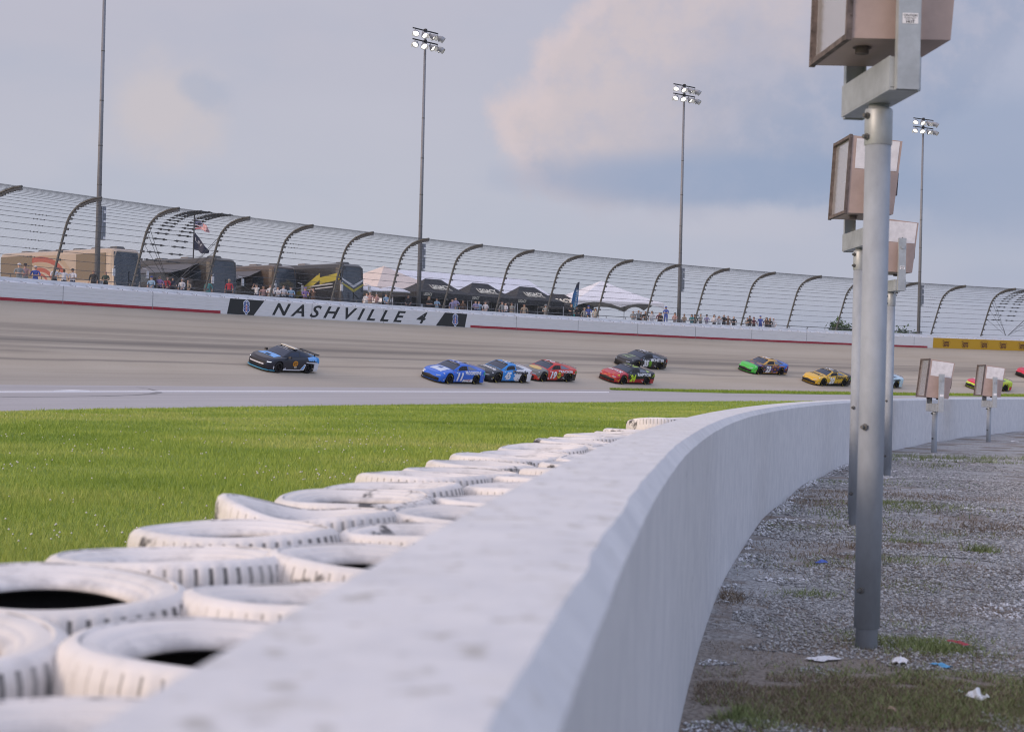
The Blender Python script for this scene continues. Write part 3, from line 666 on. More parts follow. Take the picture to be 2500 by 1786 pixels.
# infield grass
GB = attr_mat('grass_blade', [(0, (.09, .15, .022)), (.3, (.19, .28, .038)), (.65, (.31, .39, .068)), (1, (.51, .49, .17))], .7)
n = 900000; t = rng.random(n); z = 9.0 * (150 / 9.0) ** (t ** .9); xl = -.36 * z - 4.0; xw = XR(z) - 1.85; x = xl + (xw - xl) * rng.random(n)
r = np.hypot(x - CX, z - CY); th = np.degrees(np.arctan2(z - CY, x - CX)); u = RW - r; ugv = np.interp(th, [115, 128, 150], [25.5, 28, 33]); keep = (u > ugv - .05 + .25 * vnoise(x, z, .7, 1)) & (xw > xl)
x, z, th, u, ugv = x[keep], z[keep], th[keep], u[keep], ugv[keep]
hGv = np.interp(th, np.arange(100, 181, 1.0), [hG(t) for t in np.arange(100, 181, 1.0)]); gz = hGv * np.maximum(0, 1 - (u - ugv) / 22.0) ** 1.5
hh = rng.uniform(.04, .085, len(x)) * (.7 + .6 * vnoise(x, z, 1.7, 2)); hh = hh * np.where(rng.random(len(x)) < .03, 1.7, 1)
pt = vnoise(x, z, 2.2, 3) * .40 + vnoise(x, z * .5, 8, 4) * .42 + rng.random(len(x)) * .26 - .02
V, Fs, cv = blades(x, z, gz - .01, hh, .0048 * np.maximum(1, z / 11), .5, np.clip(pt, 0, 1)); tag(bulk('infield_grass', V, Fs, GB, cv), kind='stuff')
# grass on the strip beside the track
n = 26000; th = rng.uniform(112, gs0, n); gwv = .15 + 2.9 * np.minimum(1, np.maximum(0, (gs0 - th) / 3.2)) ** .8; u = WB + .05 + rng.random(n) * gwv
tr_ = np.radians(th); x = CX + (RW - u) * np.cos(tr_); z = CY + (RW - u) * np.sin(tr_); hv = np.array([hTrack(a, b) for a, b in zip(th, u)])
V, Fs, cv = blades(x, z, hv + .03, rng.uniform(.06, .2, n), .06, .4, np.clip(rng.random(n) * .5 + .15, 0, 1)); tag(bulk('strip_grass', V, Fs, GB, cv), kind='stuff')
# clover heads
n = 1700; z = 9.5 * (60 / 9.5) ** rng.random(n); x = -.34 * z - 1 + (XR(z) - 2.3 + .34 * z + 1) * rng.random(n); k = (vnoise(x, z, 1.6, 8) > .62) | (rng.random(n) < .10); x, z = x[k], z[k]; n = len(x)
u = RW - np.hypot(x - CX, z - CY); k = u > 34; x, z = x[k], z[k]; n = len(x); sz = rng.uniform(.007, .012, n) * np.clip(z / 16, 1, 1.4); V = octv[None] * sz[:, None, None] + np.stack([x, z, rng.uniform(.07, .13, n)], -1)[:, None]
tag(bulk('clover_flowers', V.reshape(-1, 3), (octf[None] + (np.arange(n) * 6)[:, None, None]).reshape(-1, 3), cm((.62, .60, .52), .8)), kind='stuff')
# weeds and dead grass on the gravel
def px0(x, y, h=.03):
    d = ray(x, y); t = (h - CH) / d.z; return d.x * t, d.y * t
def weed_patch(name, spots, stops, hr, wd, kind='stuff'):
    Vs, Fss, Cs = [], [], []; b = 0
    for px, py, rx, ry, n, k in spots:
        cx, cy = px0(px, py); a = rng.normal(0, .5, (n, 2)) * (1 + .8 * rng.random((n, 1)) ** 2); x = cx + a[:, 0] * rx; y = cy + a[:, 1] * ry
        ok = (x > XR(y) + .03) & (vnoise(x, y, .13, 77) * .6 + vnoise(x, y, .4, 78) * .4 > .36); x, y = x[ok], y[ok]
        V, F_, c = blades(x, y, .022 + .012 * np.sin(x * 1.9 + y * .6) + .012 * np.sin(y * 1.3 - x * .7), rng.uniform(hr[0], hr[1], len(x)) * k * np.clip(y / 8, 1, 2.2), wd * np.clip(y / 9, 1, 2.2), .8, rng.random(len(x))); Vs.append(V); Fss.append(F_ + b); Cs.append(c); b += len(V)
    return tag(bulk(name, np.concatenate(Vs), np.concatenate(Fss), attr_mat(name, stops, .85), np.concatenate(Cs)), kind=kind)
weed_patch('green_weeds', [(2200, 1740, .9, .35, 4500, .8), (2300, 1700, .7, .3, 3000, .9), (2420, 1740, .6, .3, 2500, .9), (2190, 1430, .5, .4, 900, .7), (2260, 1300, .7, .4, 800, .7), (2160, 1230, .5, .4, 700, .7), (1960, 1290, .6, .5, 500, .6), (2235, 1560, .35, .5, 2600, 1.3), (2290, 1585, .25, .2, 1500, 1.5), (2230, 1660, .7, .25, 2600, 1.0), (2350, 1740, .8, .3, 3600, 1.1), (2150, 1770, .9, .2, 3000, 1), (1790, 1750, .10, .12, 500, 1.6), (1840, 1775, .1, .1, 260, 1.6), (2330, 1118, 1.8, .6, 900, 1.5), (2400, 1130, .8, .4, 500, 1.3), (2290, 1140, .5, .5, 260, 1.2), (2070, 1260, .5, .8, 500, .8), (2230, 1245, .8, .6, 700, .9), (1990, 1380, .6, .3, 500, .8), (2170, 1375, .4, .3, 500, 1), (2395, 1350, .12, .12, 260, 1.6), (1980, 1450, .2, .15, 300, 1.2), (2180, 1125, .2, .2, 120, 2.0), (2240, 1125, .15, .2, 120, 1.6), (2440, 1680, .5, .2, 800, 1), (2480, 1770, .4, .3, 900, 1.1), (2205, 1320, .3, .2, 240, .9), (2120, 1180, .9, .5, 500, .8), (2130, 1560, .12, .1, 200, 1.0)],
    [(0, (.10, .13, .05)), (.5, (.20, .25, .09)), (1, (.34, .37, .17))], (.012, .04), .006)
weed_patch('dead_grass', [(1950, 1760, 1.0, .3, 9000, 1), (2250, 1720, 1.2, .45, 12000, 1), (2450, 1760, .8, .4, 6000, 1), (2050, 1680, 1.0, .25, 6000, .9), (2300, 1600, 1.0, .4, 5000, .9), (2280, 1480, 1.1, .5, 4500, .8), (2200, 1340, 1.1, .5, 3000, .8), (2420, 1290, 1.0, .8, 3000, .8), (2180, 1210, 1.4, .8, 2500, .8), (1900, 1700, 1.1, .35, 5200, 1), (2150, 1730, 1.4, .4, 5200, 1), (2400, 1690, 1.2, .5, 3200, 1), (1775, 1460, .12, .25, 800, 1.2), (2130, 1390, .9, .5, 2200, .8), (1960, 1360, .7, .3, 1200, .7), (2260, 1420, .9, .4, 1600, .8), (1950, 1230, .9, .8, 1000, .8), (2150, 1290, 1.2, .6, 1200, .7), (1930, 1530, .8, .15, 900, .7), (2420, 1500, .7, .4, 1400, .8), (2150, 1560, .5, .25, 1400, .9), (2350, 1250, 2.0, 1.2, 900, .7), (1985, 1220, .5, .5, 500, .8), (2330, 1590, .5, .3, 900, .8)],
    [(0, (.12, .085, .06)), (.6, (.22, .17, .12)), (1, (.36, .29, .20))], (.012, .035), .005)
# litter
def litter(name, px, py, sx, sy, col, label, seed, hgt=.03):
    r_ = random.Random(seed); cx, cy = px0(px, py, .05); m = MB(); n = 7; P = []
    for i in range(n):
        row = []
        for j in range(n):
            a, b = i / (n - 1) - .5, j / (n - 1) - .5; e = math.hypot(a, b)
            row.append((a * sx * (1 + r_.uniform(-.15, .15)), b * sy * (1 + r_.uniform(-.15, .15)), max(.004, hgt * r_.uniform(.2, 1) * (1 - e))))
        P.append(row)
    m.grid(P); o = m.build(name, cm(col, .6)); o.location = (cx, cy, .045); o.rotation_euler = (0, 0, r_.uniform(0, 3)); return tag(o, label, 'litter')
litter('paper_scrap', 2012, 1606, .17, .10, (.66, .66, .68), 'long flat white paper scrap on the gravel left of the weeds near the thick post', 1, .02)
litter('paper_scrap', 2197, 1616, .10, .07, (.72, .72, .73), 'crumpled white paper in front of the green weeds beside the thick post', 2, .05)
litter('paper_scrap', 2386, 1708, .085, .09, (.74, .74, .74), 'large crumpled white paper ball lowest right on the weedy ground', 3, .07)
litter('paper_scrap', 2343, 1690, .035, .04, (.5, .62, .6), 'tiny pale green scrap just left of the large white paper ball', 4, .03)
litter('plastic_wrapper', 2298, 1624, .11, .05, (.10, .36, .62), 'light blue plastic scrap right of the crumpled white paper', 5, .03)
litter('plastic_wrapper', 2340, 1568, .16, .05, (.42, .02, .06), 'red plastic strip on the gravel right of the green weeds', 6, .02)
litter('plastic_wrapper', 2006, 1373, .10, .06, (.07, .13, .45), 'blue and white wrapper on the gravel between wall and posts', 7, .04)
litter('paper_scrap', 2178, 1733, .07, .05, (.55, .36, .30), 'pinkish brown paper scrap among the weeds at the bottom edge', 8, .03)
litter('paper_scrap', 2476, 1078, .30, .2, (.66, .66, .66), 'white scrap far off on the gravel at the right edge', 9, .05)
# ------------------------------------------------------------------ mirror light fixtures on posts
GLASS = mat('lamp_glass', (.62, .64, .68), .12, 0, spec=.6, coat=.5); REFL = mat('mirror_reflector', (.86, .85, .86), .35, .15, var=.08, vscale=7)
def rotz(a): return Matrix.Rotation(a, 3, 'Z')
def fixture(px, py, hp, tilt, label, plate, num=None, hot=False, yaw=5.5, bs=1.0, xo=0.0):
    bx, by = px0(px, py, .04); o = empty('mirror_light', (bx, by, .04), math.radians(yaw), label, 'light fixture', 'mirror light boxes on posts behind the wall'); o.scale = (1, 1, 1)
    m = MB(); m.tube([(0, 0, -.3), (0, 0, hp)], .0575, 24); m.build('post_core', GALV, o, True)
    if hp > 2: m = MB(); m.tube([(0, 0, .10), (0, 0, hp - .19)], .067, 32); m.build('post_sleeve', GALV, o, True)
    m = MB(); m.lathe([(.0, hp + .035), (.05, hp + .035), (.055, hp), (.069, hp - .005), (.0725, hp - .015), (.0725, hp - .19), (.068, hp - .196)] if hp > 2 else [(0, hp + .03), (.06, hp + .028), (.0605, hp - .03), (.058, hp - .034)], 32); c_ = m.build('collar', GALV2, o, True)
    m = MB()
    for h in ((hp - .045, hp - .155) if hp > 2 else (hp - .02,)):
        m.tube([(-.066, -.03, h), (-.093, -.042, h)], .011, 6); m.tube([(-.066, -.03, h), (-.076, -.034, h)], .018, 6)
    for h in ((.30, 1.15) if hp > 2 else (.3,)):
        m.tube([(-.045, -.045, h), (-.072, -.066, h)], .010, 6); m.tube([(-.042, -.045, h), (-.056, -.056, h)], .018, 6)
    m.build('bolt', STEEL, o)
    b0 = hp + .02; m = MB()      # welded channel beam and two upright arms (hollow channels)
    L_ = .88; m.box((0, 0, b0 + .006), (.16, L_, .012)); m.box((-.077, 0, b0 + .09), (.006, L_, .16)); m.box((.077, 0, b0 + .09), (.006, L_, .16))
    m.box((0, -L_ / 2 + .001, b0 + .09), (.148, .005, .15)); m.build('bracket_beam', GALV2, o)
    for s in (-1, 1):
        m = MB(); y = s * (L_ / 2 + .030); ha = .80
        m.box((0, y + s * .022, b0 + ha / 2 - .004), (.108, .006, ha)); m.box((-.054, y, b0 + ha / 2 - .004), (.006, .048, ha - .002)); m.box((.054, y, b0 + ha / 2 - .004), (.006, .048, ha - .002))
        m.tube([(0, y - .02, b0 + .66), (0, y + s * .04, b0 + .66)], .03, 12); a_ = m.build('bracket_arm', GALV2, o)
        if s < 0:
            m = MB(); yy = y + s * .027
            m.add([(-.038, yy, b0 + .32), (.042, yy, b0 + .32), (.042, yy, b0 + .372), (-.038, yy, b0 + .372)], [(0, 1, 2, 3)], 0)
            if hp > 2:
                put_text(m, 'CAUTION', .068, .011, lambda a, b: (a + .002, yy - .001, b0 + .361 + b), m=1, bold=.02); put_text(m, 'HOT', .042, .013, lambda a, b: (a + .002, yy - .001, b0 + .329 + b), m=1, bold=.03)
                put_text(m, 'SURFACES', .06, .006, lambda a, b: (a, yy - .001, b0 + .349 + b), m=1); put_text(m, 'MAY BE', .045, .006, lambda a, b: (a, yy - .001, b0 + .341 + b), m=1)
            m.build('caution_label', [WHITE, BLACK], a_)
    R = Matrix.Rotation(tilt, 3, 'Y'); W_, D_ = .54 * bs, .73 * bs; pv = Vector((xo, 0, b0 + .68))
    def T(p): return R @ Vector(p) + pv
    m = MB(); Rt = R
    y0, y1 = -D_ / 2, D_ / 2; xl, xr_ = -W_ / 2, W_ / 2; h0, h1 = -.42 * bs, .42 * bs
    # housing shell: slightly tapered towards the back, open at the left
    sh = [(xl, h0), (xr_ - .03, h0 + .02), (xr_ + .01, h1 - .02), (xl, h1)]
    m.add([T((x, y, z)) for y in (y0, y1) for x, z in sh], [(0, 1, 2, 3), (7, 6, 5, 4), (0, 4, 5, 1), (1, 5, 6, 2), (2, 6, 7, 3)]); hs = m.build('housing', TAN, o)
    m = MB(); b = .028
    for (x, y, z, dx, dy, dz) in ((xl - .012, y0 + b / 2 - .008, 0, .03, b, .84 * bs + .02), (xl - .012, y1 - b / 2 + .008, 0, .03, b, .84 * bs + .02), (xl - .012, 0, h0 + .008, .03, D_ - .03, b), (xl - .012, 0, h1 - .008, .03, D_ - .03, b)):
        m.box(T((x, y, z)), (dx, dy, dz), Rt)
    for i in range(12 if bs > .95 else 11):
        m.box(T((xl - .004, y0 - .009, h0 + .05 + i * .067)), (.012, .005, .012), Rt); m.box(T((xl - .028, y1 - .02, h0 + .05 + i * .067)), (.006, .012, .010), Rt)
    m.build('door_frame', RUST, hs)
    m = MB(); n = 10       # curved mirror behind the glass
    m.grid([[T((xl + .03 + .32 * (1 - ((j / n - .5) * 2) ** 2), y, h0 + .03 + (h1 - h0 - .06) * j / n)) for j in range(n + 1)] for y in (y0 + .03, y0 + .25, 0.0, y1 - .25, y1 - .03)])
    m.box(T((xl + .12, .05, -.02)), (.06, .05, .34), Rt, 1); m.box(T((xl + .1, .05, .0)), (.014, D_ - .1, .014), Rt, 1); m.build('reflector', [REFL, WHITE], hs, True)
    m = MB(); m.add([T((xl + .002, y0 + .02, h0 + .02)), T((xl + .002, y1 - .02, h0 + .02)), T((xl + .002, y1 - .02, h1 - .02)), T((xl + .002, y0 + .02, h1 - .02)), T((xl + .006, y0 + .02, h0 + .02)), T((xl + .006, y1 - .02, h0 + .02)), T((xl + .006, y1 - .02, h1 - .02)), T((xl + .006, y0 + .02, h1 - .02))], [(0, 3, 2, 1), (4, 5, 6, 7), (0, 1, 5, 4), (2, 3, 7, 6), (1, 2, 6, 5), (3, 0, 4, 7)])
    m.build('glass', CLEAR, hs)
    for c3 in ((xl + .12, y0 + .22, h0), (xr_ - .12, y0 + .5, h0 + .02)): m = MB(); m.lathe([(.0, -.03), (.035, -.03), (.035, 0), (.05, 0)], 14, c=T(c3), R=R); m.build('vent_cap', RUST, hs)
    m = MB(); m.box(T((xr_ + .012, y0 + .12, -.05)), (.02, .05, .22), Rt); m.build('latch', RUST, hs)
    if plate:
        m = MB(); zz0, zz1 = .06, .39 * bs; yy = y0 - .004; m.add([T((xl + .045, yy, zz0)), T((xr_ - .03, yy, zz0)), T((xr_ - .015, yy, zz1)), T((xl + .045, yy, zz1))], [(0, 1, 2, 3)])
        if num: put_text(m, num, .03, .05, lambda a, b: T((a + .03, yy - .002, .12 + b)), m=1, bold=.03)
        m.build('white_plate', [mat('worn_white_plate', (.70, .69, .71), .5, var=.12, vscale=9), BLACK], hs)
    return o
CLEAR = bpy.data.materials.new('clear_glass'); CLEAR.use_nodes = True; _t = CLEAR.node_tree; _t.nodes.remove(_t.nodes['Principled BSDF'])
_g1 = _t.nodes.new('ShaderNodeBsdfTransparent'); _g2 = _t.nodes.new('ShaderNodeBsdfGlossy'); _g2.inputs['Roughness'].default_value = .18; _g2.inputs[0].default_value = (.92, .92, .94, 1)
_g3 = _t.nodes.new('ShaderNodeBsdfDiffuse'); _g3.inputs[0].default_value = (.8, .8, .82, 1); _m1 = _t.nodes.new('ShaderNodeMixShader'); _m2 = _t.nodes.new('ShaderNodeMixShader'); _m1.inputs[0].default_value = .72; _m2.inputs[0].default_value = .50
_t.links.new(_g2.outputs[0], _m1.inputs[2]); _t.links.new(_g3.outputs[0], _m1.inputs[1]); _t.links.new(_g1.outputs[0], _m2.inputs[1]); _t.links.new(_m1.outputs[0], _m2.inputs[2]); _t.links.new(_m2.outputs[0], _t.nodes['Material Output'].inputs[0])
fixture(2115, 1578, 2.82, .02, 'nearest tan light box on a thick galvanised post, cut off by the top edge', False, hot=True, yaw=4.0, xo=.02)
fixture(2086, 1278, 2.71, .05, 'tan light box with white plate, half hidden behind the thick nearest post', True, yaw=2.5, bs=.90, xo=.03)
fixture(2165, 1160, 2.81, .06, 'tan light box whose white plate carries the number 4', True, '4', bs=.96)
fixture(2280, 1104, .85, .11, 'low tan light box, the nearer of the two on short posts', True, yaw=0.5, bs=.96)
fixture(2413, 1077, .88, .10, 'low tan light box on a short post, farthest right by the wall', True, yaw=0.0, bs=.96)
# ------------------------------------------------------------------ tall floodlight poles behind the fence
def beh(x, d, y=700):
    th = th_col(x, y, -.9 - d); return pol(th, -.9 - d, hPlat(th)), th
LAMPW = mat('lamp_white', (.9, .9, .9), .5, emit=((1, .93, .85), 3.0)); SILVER = mat('lamp_housing', (.30, .31, .33), .5, .3)
def flood(px, label, htop=23.8):
    p, th = beh(px, 3.2, 700); o = empty('floodlight_pole', tuple(p), math.radians(th + 90), label, 'light pole', 'tall floodlight poles behind the catch fence')
    m = MB(); m.tube([(0, 0, -.2), (0, 0, htop)], [.19, .095], 14); m.build('pole', mat('pole_steel', (.21, .215, .235), .55, .2, var=.08), o, True)
    m = MB()
    for h in (4.5, 7.6, 10.2, 13.2, 16.5): m.tube([(0, 0, h), (0, 0, h + .07)], .197 - h * .0042, 14)
    m.build('pole_band', STEEL, o, True)
    m = MB(); m.box((-.40, -.05, 5.1), (.36, .26, 2.25)); m.box((-.44, .09, 5.1), (.24, .03, 2.1), m=1); bx = m.build('ballast_box', [cm((.36, .38, .42), .5, .3), cm((.22, .24, .28), .5, .3)], o)
    m = MB()
    for dz in (-1.0, .1, .75): m.box((-.44, .11, 5.1 + dz), (.2, .02, .16))
    m.build('warning_sticker', WHITE, bx)
    m = MB(); m.box((-.3, -.1, .9), (.4, .3, .7)); m.build('junction_box', cm((.40, .42, .45), .5, .2), o)
    for lv, hz in ((0, htop - .05), (1, htop - .95)):
        m = MB(); m.box((0, 0, hz), (2.9, .09, .09)); m.box((0, 0, hz), (.2, .2, .3)); m.build('crossarm', DARK, o)
        for i, xx in enumerate((1.35, .42, -.5, -1.35)):
            # bell reflector aimed down at the track (track lies towards +y of this frame)
            yaw = (.9, .35, -.15, -.75)[i] + (lv * .2); el_ = -.62
            aim = Vector((math.sin(yaw) * math.cos(el_), math.cos(yaw) * math.cos(el_), math.sin(el_)))
            R = aim.to_track_quat('Z', 'Y').to_matrix(); c = Vector((xx, .28, hz - .42))
            m = MB(); m.lathe([(.0, -.34), (.10, -.33), (.12, -.16), (.22, -.02), (.285, .14), (.30, .16), (.29, .16)], 18, R=R, c=c)
            n_ = 9; m.grid([[c + R @ Vector((.30 * math.cos(q), .30 * math.sin(q), .15)), c + R @ Vector((.31 * math.cos(q), .31 * math.sin(q), .42))] for q in np.linspace(-.6, 3.7, n_)])
            m.tube([(xx, 0, hz), (xx, .12, hz - .12), tuple(c - R @ Vector((0, 0, .3)))], .03, 6); l_ = m.build('floodlight', SILVER, o, True)
            m = MB(); m.lathe([(.0, .07), (.22, .07), (.235, .05), (.10, -.1), (.0, -.1)], 18, R=R, c=c); m.build('lens', LAMPW, l_)
    return o
flood(236, 'leftmost tall floodlight pole, its lamps above the top edge of the photo')
flood(1023, 'second tall floodlight pole from the left, near the start of the black canopies')
flood(1659, 'third tall floodlight pole, right of the white frame tent', 23.8)
flood(2245, 'farthest floodlight pole, at the right beyond the mirror light boxes', 24.2)
# ------------------------------------------------------------------ cars
WX_F, WX_R = 1.42, -1.37
GLS = mat('car_glass', (.035, .05, .085), .12, 0, spec=.35, coat=0); SIDEGL = mat('quarter_glass', (.16, .18, .24), .12, 0, spec=.7, coat=.5)
TYRB = cm((.018, .018, .019), .8); RIMB = cm((.03, .03, .032), .4, .5)
def ip(x, tab): return float(np.interp(x, [a for a, b in tab], [b for a, b in tab]))
class Car:
    """body shape sampled as analytic surfaces so that paint, glass and lettering can follow it"""
    def __init__(s, stock=True):
        s.stock = stock; s.Lf, s.Lr, s.w = (2.47, -2.42, .975) if stock else (2.40, -2.36, .955)
        s.zS = [(-2.42, .93), (-1.6, .93), (-.9, .88), (0, .845), (.8, .82), (1.4, .77), (1.8, .71), (2.2, .62), (2.47, .54)] if stock else [(-2.36, .95), (-1.5, .97), (-.9, .92), (0, .90), (.8, .89), (1.4, .86), (1.8, .81), (2.15, .74), (2.4, .66)]
        s.zT = [(-2.42, .97), (-1.6, .985), (0, .95), (.8, .93), (1.4, .86), (1.8, .79), (2.2, .67), (2.47, .575)] if stock else [(-2.36, 1.0), (-1.5, 1.04), (0, 1.0), (.8, .985), (1.4, .93), (1.8, .87), (2.15, .79), (2.4, .69)]
        s.roof = [(-1.95, .965), (-1.5, 1.09), (-1.05, 1.20), (-.55, 1.285), (-.1, 1.30), (.15, 1.275), (.5, 1.12), (.85, .95), (.98, .90)] if stock else [(-1.95, 1.01), (-1.5, 1.15), (-1.05, 1.27), (-.55, 1.365), (-.1, 1.385), (.15, 1.36), (.5, 1.20), (.85, 1.02), (.98, .96)]
        s.wf, s.wr = (WX_F, WX_R) if stock else (1.40, -1.32); s.sill = .12 if stock else .16
    def W(s, x):
        if x > 1.4: q = min(1, (x - 1.4) / (s.Lf - 1.4)); return s.w * (1 - q ** 3.0) ** (1 / 3.0)
        if x < -1.7: q = min(1, (-1.7 - x) / (-1.7 - s.Lr)); return s.w * (1 - q ** 6) ** (1 / 6)
        return s.w - .015 * math.sin(PI * (x + 1.7) / 3.1)
    def inset(s, x, z):
        zs = ip(x, s.zS); d = zs - z; a = .09 * max(0, 1 - d / .22) ** 2; b = .035 * max(0, (.32 - z) / .3); return a + b
    def side(s, x, z, sg=1, off=.008): return (x, sg * (s.W(x) - s.inset(x, z) + off), z)
    def front(s, y, z, off=.010):
        x = 1.4 + (s.Lf - 1.4) * (max(0, 1 - (abs(y) / s.w) ** 3)) ** (1 / 3)
        return (x - 2.2 * s.inset(2.3, z) * (1 - .5 * min(1, abs(y) / s.w)) + off, y, z)
    def top(s, x, y, off=.008):
        r = min(1, abs(y) / max(.05, s.W(x) - .09)); a, b = ip(x, s.zS), ip(x, s.zT); return (x, y, b - (b - a) * r ** 2.2 + off)
    def outline(s):
        o = []
        for q in np.linspace(0, 1.13, 9): o.append((1.4 + (s.Lf - 1.4) * math.cos(q) ** (2 / 3), s.w * math.sin(q) ** (2 / 3)))
        for x in np.arange(o[-1][0] - .04, -2.12, -.05): o.append((x, s.W(x)))
        q0 = math.asin(((2.13 - 1.7) / (-1.7 - s.Lr)) ** 3)
        for q in np.linspace(q0, PI / 2, 10): o.append((-1.7 + (s.Lr + 1.7) * math.sin(q) ** (1 / 3), s.w * max(0, math.cos(q)) ** (1 / 3)))
        return o
    def z0(s, x, y):
        z = s.sill
        for xw in (s.wf, s.wr):
            d = abs(x - xw)
            if d < .405 and abs(y) > .6: z = max(z, .335 + math.sqrt(.405 ** 2 - d * d))
        return z
    def body(s, paint, mats, parent):
        h = s.outline(); full_ = h + [(x, -y) for x, y in h[::-1][1:-1]]; m = MB(); n = len(full_); nose = ip(s.Lf, s.zS)
        P = []
        for i, (x, y) in enumerate(full_):
            x2, y2 = full_[(i + 1) % n]; x0, y0 = full_[i - 1]; tx, ty = x2 - x0, y2 - y0; l = math.hypot(tx, ty) or 1; nx, ny = ty / l, -tx / l
            if nx * x + ny * y < 0: nx, ny = -nx, -ny
            a, zs = s.z0(x, y), ip(x, s.zS); col = []
            for t in (0, .1, .25, .42, .6, .75, .88, .96, 1.0):
                z = a + (zs - a) * t; i_ = s.inset(x, z); k = 2.2 if x > 1.9 else 1.0; col.append((x - nx * i_ * k, y - ny * i_, z))
            xe, ye = col[-1][0], col[-1][1]
            for r in (.8, .55, .28, 0): tx_, ty_, tz = s.top(xe, ye * r, 0); col.append((xe, ye * r, max(tz, 0)))
            P.append(col)
        m.grid(P, paint, cu=True); b = m.build('body', mats, parent, True); return b
    def cab(s, x, v):
        """cabin surface: v 0 belt .. 1 roof edge .. 2 centre line (left side)"""
        zr = ip(x, s.roof); zb = ip(x, s.zS) - .02; yb = .86 if s.stock else .83; yb *= 1 - .10 * max(0, (-x - 1.0) / .95) - .12 * max(0, (x - .4) / .6)
        ye = (.60 if s.stock else .57) + .16 * max(0, (x - .1) / .88) ** .8 + .06 * max(0, (-x - .9) / 1.0); ze = max(zb + .01, zr - .045)
        if v <= 1: return (x, yb + (ye - yb) * v + .03 * math.sin(PI * v) * min(1, (ze - zb) / .3), zb + (ze - zb) * v)
        t = v - 1; return (x, ye * (1 - t), ze + (zr - ze) * math.sin(t * PI / 2))
    def cabin(s, paint, mats, parent):
        xs = [-1.95] + list(np.arange(-1.85, .96, .1)) + [.98]; vs_ = [0, .12, .35, .6, .85, 1, 1.15, 1.5, 2]; m = MB()
        P = [[s.cab(x, v) for v in vs_] + [(a, -b, c) for a, b, c in [s.cab(x, v) for v in vs_[::-1][1:]]] for x in xs]; m.grid(P, paint); return m.build('roof', mats, parent, True)
    def patch(s, fn, us, vs_): return [[fn(u, v) for v in vs_] for u in us]
def wheel(c, x, sg, parent, r=.335, gold=False):
    w_ = empty('wheel', (0, 0, 0)); w_.parent = parent; w_.location = (x, sg * (c.w - .125), r)
    Rw = Matrix.Rotation(-sg * PI / 2, 3, 'X'); m = MB(); m.lathe([(.235, .13), (.30, .135), (.325, .115), (r, .08), (r, -.08), (.325, -.115), (.235, -.13)], 32, R=Rw); t_ = m.build('tyre', TYRB, w_, True)
    if c.stock:
        m = MB()
        for q0 in (.5, 3.6): m.grid([[Rw @ Vector((r_ * math.cos(q), r_ * math.sin(q), .1375)) for r_ in (.272, .296)] for q in np.linspace(q0, q0 + 1.0, 9)])
        m.build('yellow_arc', cm((.55, .42, .05), .6), t_)
    m = MB(); m.lathe([(.235, .125), (.225, .10), (.21, .03), (.05, .045), (0, .045)], 24, R=Rw, m=0)
    for k in range(5 if not c.stock else 6):
        q = 2 * PI * k / (5 if not c.stock else 6); m.box(Rw @ Vector((.12 * math.cos(q), .12 * math.sin(q), .085)), (.20, .035, .03), Rw @ Matrix.Rotation(q, 3, 'Z'), 1)
    m.lathe([(.05, .05), (.045, .11), (0, .115)], 12, R=Rw, m=1)
    m.build('rim', [BLACK, RIMB], w_)
def P_(c, rough=.34): return cm(c, rough, 0.0, coat=.4, spec=.4)
